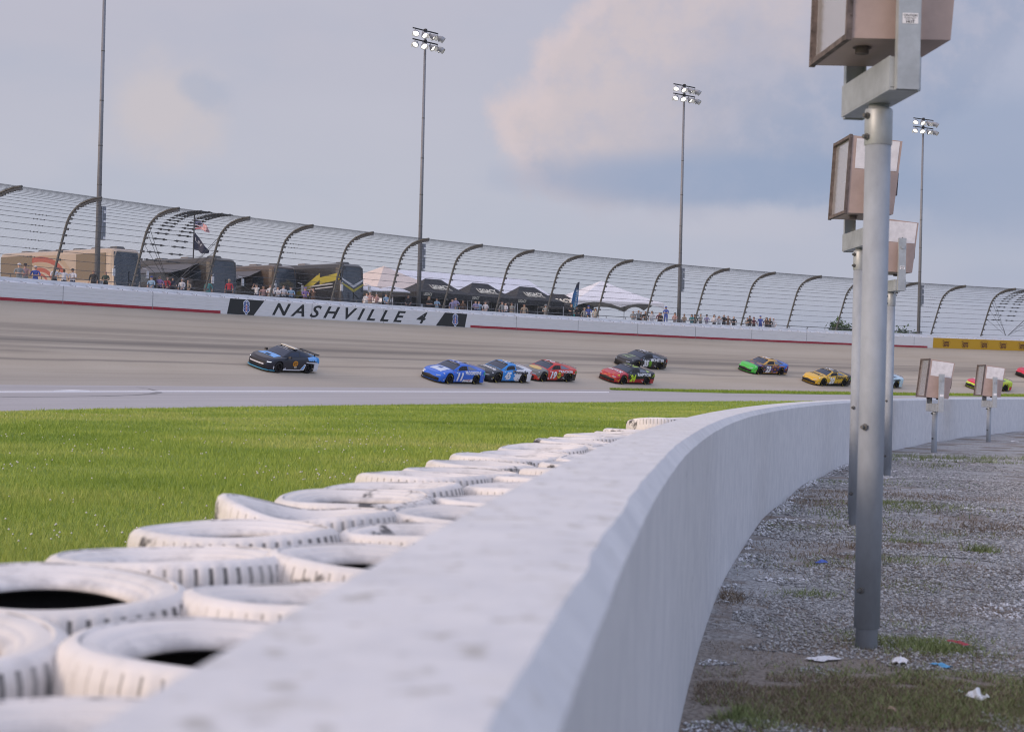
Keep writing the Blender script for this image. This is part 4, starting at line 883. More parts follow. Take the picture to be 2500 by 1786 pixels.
def make_car(name, mid_px, label, stock, pal, paint, cpaint, extras, u_shift=0.0, yawadj=0.0):
    """mid_px: picture point midway between the two left-side wheel contacts"""
    d = ray(*mid_px); lo, hi = 40., 260.
    def g(t): p = d * t; r = math.hypot(p.x - CX, p.y - CY); return CH + p.z - hTrack(math.degrees(math.atan2(p.y - CY, p.x - CX)), min(RW - r, 33)) if r < RW else -1
    for _ in range(50):
        mid = (lo + hi) / 2
        if g(mid) > 0: lo = mid
        else: hi = mid
    p = d * hi; th = math.degrees(math.atan2(p.y - CY, p.x - CX)); u = RW - math.hypot(p.x - CX, p.y - CY)
    def sp_(a, b): return pol(th + math.degrees(a / RW), u + b, hTrack(th + math.degrees(a / RW), u + b))
    fwd = (sp_(.5, 0) - sp_(-.5, 0)).normalized(); lft = (sp_(0, .5) - sp_(0, -.5)).normalized()       # travel towards growing angle (left in the photo)
    fwd = (Matrix.Rotation(yawadj, 3, 'Z') @ fwd)
    upv = fwd.cross(lft).normalized(); lft = upv.cross(fwd).normalized()
    c = Car(stock); mid = sp_(0, 0) - lft * (c.w - .02) + upv * .0
    Mx = Matrix((fwd, lft, upv)).transposed().to_4x4(); Mx.translation = mid
    o = empty(name, label=label, cat='race car' if stock else 'pace car', group='race cars running through the banked turn' if stock else None, mat4=Mx)
    mats = [P_(q) for q in pal]; b = c.body(paint, mats, o); rf = c.cabin(cpaint, mats, o)
    m = MB(); m.box((0, 0, .145), (4.3, 1.7, .05)); m.box((c.wf, 0, .45), (.8, 1.66, .5)); m.box((c.wr, 0, .45), (.8, 1.66, .5)); m.build('undertray', BLACK, o)
    for x in (c.wf, c.wr):
        for sg in (1, -1): wheel(c, x, sg, o)
    # glass
    m = MB(); m.grid([[(lambda q: (q[0], q[1], q[2] + .006))(c.cab(x, v)) for v in (1.06, 1.3, 1.6, 2)] + [(lambda q: (q[0], -q[1], q[2] + .006))(c.cab(x, v)) for v in (1.6, 1.3, 1.06)] for x in np.linspace(.20, .93, 7)]); m.build('windshield', GLS, o, True)
    m = MB(); m.grid([[(lambda q: (q[0], q[1], q[2] + .006))(c.cab(x, v)) for v in (1.12, 1.3, 1.6, 2)] + [(lambda q: (q[0], -q[1], q[2] + .006))(c.cab(x, v)) for v in (1.6, 1.3, 1.12)] for x in np.linspace(-1.75, -.85, 7)]); m.build('rear_window', GLS, o, True)
    for sg in (1, -1):
        def q_(x, v, e=.006): a = c.cab(x, v); return (a[0], sg * (a[1] + e), a[2] + .002)
        m = MB(); m.grid([[q_(x, v) for v in (.2, .5, .78 if x < .45 else .6)] for x in np.linspace(-.42, .48, 8)]); m.build('side_window', [BLACK if stock else GLS], o)
        m = MB(); m.grid([[q_(x, v) for v in (.22, .5, max(.3, .80 - max(0, -x - .9) * .75))] for x in np.linspace(-1.42, -.50, 8)]); m.build('quarter_window', SIDEGL if stock else GLS, o)
        if stock:
            m = MB(); m.grid([[q_(x, v, .010) for v in (.22, .45, .55)] for x in np.linspace(.50, .66, 3)]); m.build('vent_window', SIDEGL, o)
    extras(c, o, b, rf)
    return o
def side_text(c, m, word, x, z, w_, h_, sg=1, mi=0, shear=0., bold=.03, off=.012):
    put_text(m, word, w_, h_, lambda a, b: c.side(x - sg * a, z + b, sg, off), shear=shear, bold=bold, m=mi, cuts=max(3, int(h_ / .05)))
def side_poly(c, m, pts, sg=1, mi=0, off=.009, n=10):
    """quad patch given by 4 (x, z) corners: bottom front, bottom rear, top rear, top front"""
    (a, b, cc_, d) = pts; P = []
    for i in range(n + 1):
        t = i / n; x0 = a[0] + (b[0] - a[0]) * t; z0 = a[1] + (b[1] - a[1]) * t; x1 = d[0] + (cc_[0] - d[0]) * t; z1 = d[1] + (cc_[1] - d[1]) * t
        P.append([c.side(x0 + (x1 - x0) * k / 4, z0 + (z1 - z0) * k / 4, sg, off) for k in range(5)])
    m.grid(P, mi)
def hood_quad(c, m, x0, x1, y0, y1, mi=0, off=.010, skew=0.0):
    m.grid([[c.top(x0 + (x1 - x0) * i / 6, (y0 + (y1 - y0) * j / 6) + skew * i / 6, off) for j in range(7)] for i in range(7)], mi)
def hood_text(c, m, word, x, w_, h_, mi=0): put_text(m, word, w_, h_, lambda a, b: c.top(x + b * -1 * -1, -a * -1, .016), bold=.03, m=mi)
def stock_extras(num, numcol, word, wordcol, hood=None, hoodcol=(.7, .7, .72), grille=(.012, .012, .014), lower=None, ring=None, badge=None, roofcol=(.7, .7, .72), word2=None, nofront=False, wordh=.23):
    def f(c, o, b, rf):
        m = MB(); P = [[c.front(y, z, .012) for z in np.linspace(.16, .46 - .12 * abs(y), 5)] for y in np.linspace(-.74, .74, 17)]; m.grid(P); m.build('grille', cm(grille, .5), b)
        m = MB(); ol = [(1.4 + (c.Lf + .05 - 1.4) * math.cos(q) ** (2 / 3), (c.w + .01) * math.sin(q) ** (2 / 3)) for q in np.linspace(0, PI / 2, 10)]; ol = ol + [(x, -y) for x, y in ol[::-1][1:]]
        m.grid([[(x, y, .075), (x, y, .105), (x * .8, y * .9, .105)] for x, y in ol if x > 1.5]); m.build('splitter', BLACK, o)
        for sg in (1, -1): m = MB(); m.grid([[c.front(sg * y, z - .05 * (.8 - y), .012) for z in (.50, .53, .55)] for y in np.linspace(.52, .78, 6)]); m.build('headlight', cm((.38, .42, .5), .2), b)
        m = MB(); m.box((c.Lr + .07, 0, 1.00), (.015, 1.46, .09), Matrix.Rotation(-.35, 3, 'Y')); m.build('spoiler', cm((.22, .22, .25), .3), o)
        m = MB(); m.box((.05, 0, ip(.05, c.roof) + .012), (.10, .12, .02)); m.box((-.55, .28, ip(-.5, c.roof) + .0), (.5, .012, .03)); m.build('roof_vent', BLACK, rf)
        if num:
            m = MB(); put_text(m, num, .62, .62, lambda a, bb: (-.22 + bb, a * 1.0, ip(-.22 + bb, c.roof) + .014 - .02 * abs(a)), bold=.03, cuts=5); m.build('roof_number', cm(roofcol, .5), rf)
        m = MB()
        for sg in (1, -1):
            if lower: side_poly(c, m, [(lower[1], .14), (lower[2], .14), (lower[2], lower[3]), (lower[1] - .1, lower[3] * .9)], sg, 1)
            if num: side_text(c, m, num, .40, .50, .70, .55, sg, 0, .22, .06, .022)
            if word: side_text(c, m, word, -.95, .775, 1.62, wordh, sg, 2, .1, .04, .016)
            if word2: side_text(c, m, word2, -.45, .30, .65, .09, sg, 3, .05, .02, .015)
            if ring:
                m.grid([[c.side(-2.12 + r * math.cos(q), .75 + r * 1.1 * math.sin(q), sg, .014) for r in (.055, .10)] for q in np.linspace(0, 2 * PI, 13)], 4)
        rs = random.Random(hash(num + (word or '')) % 97 if False else len(num) * 7 + len(word or '') * 13)
        for sg in (1, -1):
            for k, (x_, z_) in enumerate(((.98, .30), (.92, .22), (1.0, .76), (1.92, .34), (2.0, .26), (1.95, .66), (-.9, .22), (-2.1, .42), (-2.15, .30), (-1.95, .62), (.75, .74), (-.75, .30), (-.62, .19))):
                w_ = rs.uniform(.06, .13); h_ = rs.uniform(.03, .055); side_poly(c, m, [(x_ + w_ / 2, z_), (x_ - w_ / 2, z_), (x_ - w_ / 2, z_ + h_), (x_ + w_ / 2, z_ + h_)], sg, (0, 2, 3, 5, 0)[k % 5], .016, 2)
            side_poly(c, m, [(.95, .125), (-.95, .125), (-.95, .155), (.95, .155)], sg, 6, .014)
            for k in range(2): side_poly(c, m, [(-.05 - k * .2, .13), (-.17 - k * .2, .13), (-.17 - k * .2, .18), (-.05 - k * .2, .18)], sg, 6, .03, 2)
        if not (num or word or lower or ring): side_poly(c, m, [(.1, .3), (0, .3), (0, .35), (.1, .35)], 1, 2)
        m.build('livery_lettering', [cm(numcol, .4), cm(lower[0] if lower else (0, 0, 0), .4), cm(wordcol, .4), cm((.35, .03, .03), .4), cm(ring or (0, 0, 0), .4), cm((.55, .45, .08), .4), BLACK], b)
        if hood:
            m = MB(); kind = hood[0]
            if kind == 'patch': hood_quad(c, m, 1.02, 1.95, -.5, .5, 0); hood_quad(c, m, 1.2, 1.5, -.25, .1, 1, .016)
            elif kind == 'text': put_text(m, hood[1], 1.30, .40, lambda a, bb: c.top(1.42 - bb, a, .018), bold=.03, cuts=6)
            elif kind == 'claw':
                for k in (-.34, -.06, .2): hood_quad(c, m, 1.05, 1.95, k, k + .10, 0, .012, -.05)
            elif kind == 'oval': m.grid([[c.top(1.5 + .34 * r * math.cos(q), .05 + .55 * r * math.sin(q), .014) for r in (0, .5, 1)] for q in np.linspace(0, 2 * PI, 20)])
            m.build('hood_lettering', [cm(hoodcol, .4), cm((.02, .08, .3), .4)], b)
        m = MB(); m.grid([[(x, y, c.cab(x, 2 - min(1, abs(y) / .64))[2] + .013) for y in np.linspace(-.56, .56, 9)] for x in (.17, .25, .33)]); m.build('windshield_band', BLACK, rf)
        m = MB()
        for k in range(5): m.tube([(lambda q: (q[0], q[1] + .014, q[2]))(c.cab(.38 - k * .19, v)) for v in (.2, .5, .76)], .006, 4)
        m.build('window_net', cm((.12, .12, .13), .7), o)
        m = MB(); put_text(m, word or 'RACE', .60, .045, lambda a, bb: (.25 - bb * .9, a, 0), bold=.03)
        m.v = [(x, y, c.cab(x, 2 - min(1, abs(y) / .6))[2] + .016) for x, y, z in m.v]; m.build('windshield_banner', cm((.6, .6, .62), .5), rf)
        if badge == 'round':
            m = MB()
            for sg in (1, -1):
                m.grid([[c.side(-.24 + .25 * r * math.cos(q), .50 + .26 * r * math.sin(q), sg, .020) for r in (0, .3, .6, .85)] for q in np.linspace(0, 2 * PI, 21)], 0)
                m.grid([[c.side(-.24 + .25 * r * math.cos(q), .50 + .26 * r * math.sin(q), sg, .020) for r in (.85, 1)] for q in np.linspace(0, 2 * PI, 21)], 1)
                side_text(c, m, 'Bass Pro', -.24, .56, .36, .10, sg, 1, 0, .03, .025); side_text(c, m, 'Shops', -.24, .44, .30, .10, sg, 1, 0, .03, .025)
            m.build('round_emblem', [cm((.62, .42, .03), .4), cm((.04, .03, .01), .4)], b)
        if badge == 'claw':
            m = MB()
            for sg in (1, -1):
                for k in range(3): side_poly(c, m, [(.0 - .11 * k, .24), (-.05 - .11 * k, .24), (-.07 - .11 * k, .72), (.01 - .11 * k, .72)], sg, 0, .014)
            m.build('green_claws', cm((.20, .50, .02), .4), b)
    return f
B = (.02, .13, .60); K = (.016, .018, .022); Wt = (.72, .73, .76)
# pace car
NAVY = (.014, .017, .030)
def pace_paint(c):
    if c.x < -1.9 and c.z > .62: return 1
    if c.x < -1.15 and c.z > .80: return 3
    if c.x < -1.75 and c.z < .62: return 2
    return 0
def pace_extras(c, o, b, rf):
    m = MB(); hood_quad(c, m, 1.0, 1.66, -.72, .62, 0); hood_quad(c, m, 1.42, 1.60, -.17, .17, 1, .03)
    for sg in (1, -1):
        side_poly(c, m, [(.85, .17), (-.55, .17), (-.62, .24), (.8, .24)], sg, 2); side_poly(c, m, [(-.5, .18), (-.9, .20), (-1.0, .55), (-.85, .58)], sg, 2); side_poly(c, m, [(-.62, .24), (-.78, .26), (-.93, .5), (-.85, .52)], sg, 0, .013)
        side_poly(c, m, [(1.0, .17), (.72, .17), (.78, .34), (.95, .28)], sg, 2); side_poly(c, m, [(1.88, .30), (1.80, .20), (1.80, .40), (1.86, .42)], sg, 2)
        side_poly(c, m, [(-1.0, .66), (-2.0, .60), (-2.1, .68), (-1.0, .72)], sg, 2); side_poly(c, m, [(-1.78, .2), (-2.2, .28), (-2.2, .6), (-1.85, .55)], sg, 2)
    m.build('livery_patch', [P_((.12, .38, .80)), BLACK, P_((.66, .68, .74)), P_((.02, .25, .62))], b)
    m = MB()
    for sg in (1, -1):
        m.grid([[c.side(-.02 + .23 * r * math.cos(q), .60 + .185 * r * math.sin(q) * (1 + .12 * math.cos(2 * q)), sg, .012) for r in (0, .35, .7, 1)] for q in np.linspace(0, 2 * PI, 21)], 0)
        side_text(c, m, 'Cracker', -.02, .66, .36, .09, sg, 1, .1, .02, .016); side_text(c, m, 'Barrel', -.02, .56, .32, .09, sg, 1, .1, .02, .016); side_text(c, m, '400', -.06, .38, .26, .13, sg, 2, .1, .04, .016)
    m.build('door_emblem', [cm((.60, .25, .015), .4), cm((.05, .02, .01), .4), cm((.55, .48, .38), .4)], b)
    m = MB(); m.grid([[c.front(y, z, .012) for z in (.50, .56, .62)] for y in np.linspace(-.62, .62, 12)]); m.grid([[c.front(y, z, .012) for z in (.24, .30, .36)] for y in np.linspace(-.72, .72, 12)]); m.build('grille', BLACK, b)
    m = MB(); m.grid([[c.front(y, z, .02) for z in (.41, .45, .48)] for y in np.linspace(-.55, .55, 10)]); m.build('bumper_bar', P_((.75, .75, .78)), b)
    m = MB(); ol = [(1.4 + (c.Lf + .06 - 1.4) * math.cos(q) ** (2 / 3), (c.w + .02) * math.sin(q) ** (2 / 3)) for q in np.linspace(0, PI / 2, 10)]; ol += [(x, -y) for x, y in ol[::-1][1:]]
    m.grid([[(x, y, .13), (x, y, .165), (x * .8, y * .9, .165)] for x, y in ol if x > 1.55]); m.build('splitter', P_((.10, .42, .62)), o)
    for sg in (1, -1): m = MB(); m.grid([[c.front(sg * y, z, .016) for z in (.605, .64)] for y in np.linspace(.66, .90, 5)]); m.build('headlight', mat('daytime_light', (.8, .85, .9), .3, emit=((.9, .95, 1), .7)), b)
    for sg in (1, -1):
        m = MB(); m.box((.62, sg * 1.0, .98), (.16, .17, .12), taper=.8); m.box((.60, sg * .88, .94), (.06, .14, .03)); m.build('mirror', BLACK, o)
    m = MB(); m.box((-.22, 0, 1.425), (.28, 1.22, .06), taper=.85); lb = m.build('light_bar', cm((.58, .54, .46), .35), o)
    m = MB(); m.box((-.22, 0, 1.39), (.2, 1.26, .03)); m.box((-.22, .62, 1.36), (.08, .04, .06)); m.box((-.22, -.62, 1.36), (.08, .04, .06)); m.build('bar_mount', BLACK, lb)
    m = MB(); m.box((-2.20, 0, 1.10), (.26, 1.4, .025), Matrix.Rotation(.12, 3, 'Y')); m.box((-2.15, .5, 1.04), (.12, .03, .12)); m.box((-2.15, -.5, 1.04), (.12, .03, .12)); m.box((-2.20, .70, 1.10), (.26, .02, .07)); m.box((-2.20, -.70, 1.10), (.26, .02, .07)); m.build('rear_wing', BLACK, o)
    m = MB(); m.grid([[(x, y, c.cab(x, 2 - min(1, abs(y) / .58))[2] + .012) for y in np.linspace(-.5, .5, 7)] for x in (.13, .22)]); m.build('windshield_banner', [BLACK], rf)
    m = MB(); put_text(m, 'FORD', .42, .10, lambda a, bb: (.12 - bb * -1, a, 0), bold=.04); put_text(m, 'NASHVILLE SUPERSPEEDWAY', .85, .035, lambda a, bb: (.27 + bb, a, 0), bold=.02)
    m.v = [(x, y, c.cab(x, 2 - min(1, abs(y) / .58))[2] + .016) for x, y, z in m.v]; m.build('banner_lettering', cm((.72, .72, .74), .5), rf)
make_car('pace_car', (715, 911), 'dark navy pace car with light blue patches, light bar and orange door emblem', False, [NAVY, (.02, .24, .60), (.66, .68, .74), (.16, .42, .85)], pace_paint, lambda c: 0, pace_extras)
def ca(*a, **k): return stock_extras(*a, **k)
make_car('race_car', (1128, 937.5), 'blue race car number 11 with white hood patch, leading the pack', True, [B, Wt, K], lambda c: 1 if (c.x > 2.0 and abs(c.y) > .55 and c.z < .55 and c.y < 0) else 0, lambda c: 0,
         ca('11', Wt, 'PROGRESSIVE', Wt, ('patch',), (.55, .62, .75), lower=(Wt, .1, -.98, .36), word2='SportClips', ring=(.05, .5, .12)))
make_car('race_car', (1244.5, 934.5), 'race car number 45 with black nose, sky blue doors and white tail', True, [(.02, .25, .68), Wt, K], lambda c: 2 if c.x > .95 else (1 if c.x < -.35 + .25 * math.sin(c.z * 25) else 0), lambda c: 0 if c.x > -.6 else 1,
         ca('45', Wt, 'Pinnacle', (.03, .03, .04), ('text', 'Pinnacle'), Wt, ring=(.5, .03, .03)))
make_car('race_car', (1355.7, 932), 'red race car number 19 with dark tail and round yellow door emblem', True, [(.60, .035, .02), K, (.16, .155, .14)], lambda c: 2 if c.x > 1.0 and c.z > .3 and not (c.x > 2.1 and c.z < .45) else (1 if c.x < -.75 and c.z < .66 + .1 * c.x * 0 else (1 if c.x < -.2 and c.z < .45 else 0)), lambda c: 0,
         ca('19', Wt, 'TRACKER', Wt, ('oval',), (.60, .42, .14), badge='round', ring=(.05, .4, .15), wordh=.16))
make_car('race_car', (1549, 938.5), 'red and black race car with a yellow green number 24', True, [K, (.42, .015, .025), (.42, .62, .06), (.5, .10, .02)], lambda c: (1 if c.x > .95 or c.z < .42 else 0) if not (c.x > 1.9 and math.sin(c.y * 17 + c.z * 20) > .6) else 3, lambda c: 2 if -.75 < c.x < -.05 and abs(c.y) < .55 else (2 if c.x < -1.3 else 0),
         ca('24', (.52, .72, .03), 'RAPTOR', Wt, ('text', 'RAPTOR'), Wt, ring=(.5, .65, .05), roofcol=(.03, .03, .04), word2='HIGH HEAT'))
make_car('race_car', (1581.5, 901.5), 'black race car number 35 with green claw marks, high on the banking', True, [K, Wt, (.25, .5, .03)], lambda c: 0, lambda c: 0,
         ca('35', Wt, 'MONSTER', Wt, ('claw',), (.30, .40, .22), badge='claw', ring=(.55, .04, .03)))
make_car('race_car', (1879.5, 915), 'colourful race car number 23 with bright green nose and yellow roof pillars', True, [(.03, .028, .06), (.06, .50, .06), (.62, .34, .05), (.03, .16, .60), (.35, .12, .04), (.10, .05, .28)],
         lambda c: 1 if c.x > 1.75 else (3 if c.x < -1.05 and c.z > .55 else (2 if c.z < .22 else (4 if math.sin(c.x * 9) * math.sin(c.z * 17 + c.y * 6) > .45 else (5 if math.sin(c.x * 7 + 2) * math.cos(c.z * 13) > .5 else 0)))), lambda c: 2 if c.x > -.9 else 0,
         ca('23', Wt, 'COLUMBIA', (.5, .2, .05), None, ring=(.5, .04, .03), wordh=.12))
make_car('race_car', (2034.5, 942.7), 'yellow race car number 20 with black tail and lettering', True, [(.66, .40, .03), K, (.30, .19, .03)], lambda c: 1 if c.x < -1.75 or c.z < .26 and c.x < .9 else (2 if c.z < .4 and math.sin(c.x * 14 + c.z * 20) > .3 else 0), lambda c: 1 if -.8 < c.x < .1 and c.z > 1.2 else 0,
         ca('20', Wt, 'DEWALT', (.03, .025, .02), ('text', 'DEWALT'), (.05, .04, .03), ring=(.1, .45, .05)))
make_car('race_car', (2162, 946.8), 'pale blue and white race car mostly hidden behind the thick post', True, [(.50, .66, .76), (.2, .45, .65)], lambda c: 0, lambda c: 0, ca('', Wt, '539.com', (.03, .03, .04), None))
make_car('race_car', (2429, 955), 'race car with red hood and yellow green body, partly behind the farthest light box', True, [(.50, .66, .05), (.60, .02, .06), K], lambda c: 1 if (c.x > 1.0 and c.z > .55) or (c.x < -1.9 and c.z < .5) else 0, lambda c: 0, ca('12', Wt, 'MENARDS', (.6, .6, .1), ('text', 'MENARDS'), Wt))
make_car('race_car', (2548, 926.0), 'bright red race car cut off by the right edge of the photo', True, [(.55, .012, .045), K], lambda c: 1 if c.z < .3 and c.x > 1.2 else 0, lambda c: 0, ca('5', Wt, 'VALVOLINE', Wt, ('text', 'FORD'), Wt))
# ------------------------------------------------------------------ motorhomes behind the fence
BG = mat('bus_glass', (.035, .05, .07), .15, spec=.7, coat=.4, var=.25, vscale=.7)
def bus(front_px, roof_y, label, body, low, H=3.8, L_=12.5, swirl=None, dirv=(.76, -.65), stripes=None, awning=False, acs=5):
    dr = ray(front_px, roof_y); th0 = None; t = 100.
    for _ in range(12):       # distance at which the roof corner sits H above the plateau
        p = dr * t; th = math.degrees(math.atan2(p.y - CY, p.x - CX)); g = hPlat(th); t = (g + H - CH) / dr.z
    p = dr * t; f = Vector((*dirv, 0)).normalized(); sidev = Vector((-f.y, f.x, 0))   # side away from the viewer
    Mx = Matrix((f, sidev, Vector((0, 0, 1)))).transposed().to_4x4(); Mx.translation = Vector((p.x, p.y, g)) + sidev * 1.27
    o = empty('motorhome', label=label, cat='motorhome', group='motorhomes parked behind the fence', mat4=Mx)
    # local: x forward, nose at x=0, y=-1.27 side faces the track
    prof = []; m = MB(); W_ = 1.27
    sec = [(-W_, .35), (-W_, H - .35), (-W_ + .12, H - .08), (-W_ + .35, H), (W_ - .35, H), (W_ - .12, H - .08), (W_, H - .35), (W_, .35)]
    xs = [-L_, -L_ + .1] + list(np.linspace(-L_ + 1, -1.2, 12)) + [-.7, -.3, -.1, 0]
    P = []
    for x in xs:
        k = 1 - .16 * max(0, (x + .7) / .7) ** 2; kz = 1 - .05 * max(0, (x + .7) / .7) ** 2; P.append([(x + (.0 if z < 2 else -.18 * max(0, (x + .7) / .7)), y * k, z * kz) for y, z in sec])
    m.grid(P, lambda c: 1 if c.z < 1.0 and abs(c.y) > 1.2 else 0); m.add(P[-1], [tuple(range(8))], 0); m.add(P[0], [tuple(range(8))[::-1]], 0)
    b = m.build('body', [cm(body, .35, coat=.4), cm(low, .35)], o)
    m = MB(); m.grid([[(.02 - .19 * (z > 2) * 0 - .16 * max(0, (z - 1.9) / 1.9) - .10 * (y / 1.1) ** 2, y, z) for z in (1.0, 1.9, 2.7, H - .28)] for y in np.linspace(-1.12, 1.12, 9)]); ws = m.build('windshield', BG, o, True)
    m = MB(); m.tube([(.06, 0, 1.2), (.03, .04, 2.2)], .025, 5); m.tube([(.06, .7, 1.2), (.04, .1, 1.6)], .02, 5); m.build('wiper', BLACK, ws)
    m = MB(); m.add([(.012, -.95, .45), (.012, .95, .45), (.012, .95, .85), (.012, -.95, .85)], [(0, 1, 2, 3)]); m.build('grille', DARK, o)
    for sg in (-1, 1):
        m = MB(); m.tube([(.02, sg * 1.15, 2.5), (.25, sg * 1.42, 2.4)], .025, 5); m.box((.27, sg * 1.42, 2.05), (.12, .20, .52), taper=.9); m.build('side_mirror', cm((.62, .63, .66), .3), o)
    for i in range(acs):
        x = -1.4 - i * (L_ - 3) / max(1, acs - 1); m = MB(); m.box((x, 0, H + .08), (1.0, .7, .17), taper=.8); m.build('air_conditioner', cm((.12, .10, .09) if i % 2 else (.07, .07, .07), .6), o)
    for x in (-2.2, -L_ + 3.2, -L_ + 1.8): m = MB(); m.lathe([(0, .03), (.28, .03), (.5, 0), (.52, -.1), (.52, -.25)], 20, R=Matrix.Rotation(PI / 2, 3, 'X'), c=(x, -1.24, .52)); m.build('wheel', TYRB, o)
    y = -W_ - .006; m = MB()
    if swirl:
        m.add([(-4.4, y - .02, 1.6), (-.9, y - .02, 1.6), (-.9, y - .02, H - .36), (-4.4, y - .02, H - .36)], [(0, 1, 2, 3)], 2)
        for r, wd, mi in ((1.2, .30, 0), (1.75, .34, 1), (2.35, .38, 0), (2.95, .34, 1), (.7, .2, 0)):
            m.grid([[(-9.0 + (r * 1.30 + e) * math.cos(q) * 1.0, y, 1.55 + (r * .62 + e) * math.sin(q)) for e in (0, wd)] for q in np.linspace(-1.1, 1.9, 26)], mi)
        m.add([(-7, y, .95), (-1.0, y, 1.0), (-1.0, y, 1.22), (-7, y, 1.32)], [(0, 1, 2, 3)], 0)
        m.v = [(x, yy, min(max(z, .4), H - .36)) for x, yy, z in m.v]
        m.add([(-L_, y - .01, 1.3), (-9.9, y - .01, 1.3), (-9.9, y - .01, H - .3), (-L_, y - .01, H - .3)], [(0, 1, 2, 3)], 2)
        m.build('painted_swirl', [cm((.36, .09, .06), .4), cm((.40, .30, .21), .4), cm((.19, .145, .095), .35)], b)
    if stripes:
        for k, (x0, z0, x1, z1, wd) in enumerate(((-6.5, .7, -2.6, 2.7, .55), (-2.6, 2.35, -.2, 2.7, .55), (-5.6, .5, -3.9, 1.5, .25), (-7.0, 1.75, -1.0, 2.1, .09), (-7.0, 1.95, -1.0, 2.35, .09))):
            m.add([(x0, y, z0), (x1, y, z1), (x1, y, z1 + wd), (x0, y, z0 + wd)], [(0, 1, 2, 3)], 1 if k > 2 else 0)
        zf = lambda a, bq: (.05 - .16 * max(0, (bq - 1.9) / 1.9) - .08 * (a / 1.1) ** 2, a, bq)
        for z0 in (2.0, 2.35): m.add([zf(-1.1, z0 + .35), zf(0, z0 - .25), zf(0, z0 - .02), zf(-1.1, z0 + .5)], [(0, 1, 2, 3)], 0 if z0 < 2.2 else 1); m.add([zf(0, z0 - .25), zf(1.1, z0 + .35), zf(1.1, z0 + .5), zf(0, z0 - .02)], [(0, 1, 2, 3)], 0 if z0 < 2.2 else 1)
        m.build('painted_stripes', [cm((.42, .36, .05), .4), cm((.55, .56, .58), .4)], b)
    m = MB()
    for k in range(4): m.add([(-2.6 - k * 2.1, y - .004, 2.05), (-1.3 - k * 2.1, y - .004, 2.05), (-1.3 - k * 2.1, y - .004, 2.85), (-2.6 - k * 2.1, y - .004, 2.85)], [(0, 1, 2, 3)])
    if not swirl and not stripes: m.build('side_windows', BG, b)
    if awning:
        m = MB(); m.grid([[(x, -W_ - e * 2.5, H - .45 - e * .85 - .1 * math.sin(e * PI)) for e in (0, .5, 1)] for x in (-7.5, -5, -1.6)]); m.tube([(-7.5, -W_ - 2.5, H - 1.3), (-1.6, -W_ - 2.5, H - 1.3)], .06, 6); aw = m.build('awning', cm((.10, .10, .11), .7), o)
        m = MB()
        for x in (-7.3, -1.8): m.tube([(x, -W_ - 2.45, H - 1.3), (x, -W_, 1.2)], .03, 5)
        m.build('awning_arm', STEEL, aw)
    return o
bus(278, 603, 'cream and tan motorhome with rust red swirls, at the left edge', (.44, .35, .27), (.50, .44, .38), swirl=True, acs=6, L_=14)
bus(519, 626, 'dark brown motorhome with open awning behind the flagpole', (.035, .03, .027), (.03, .027, .025), awning=True, acs=4)
bus(671, 645, 'bronze brown motorhome with roof units, third from the left', (.075, .05, .034), (.03, .027, .024), awning=True, acs=5)
bus(834, 641, 'black motorhome with gold and silver chevron stripes, rightmost of the four', (.025, .024, .026), (.02, .02, .02), stripes=True, H=4.0, acs=3, dirv=(.72, -.69))
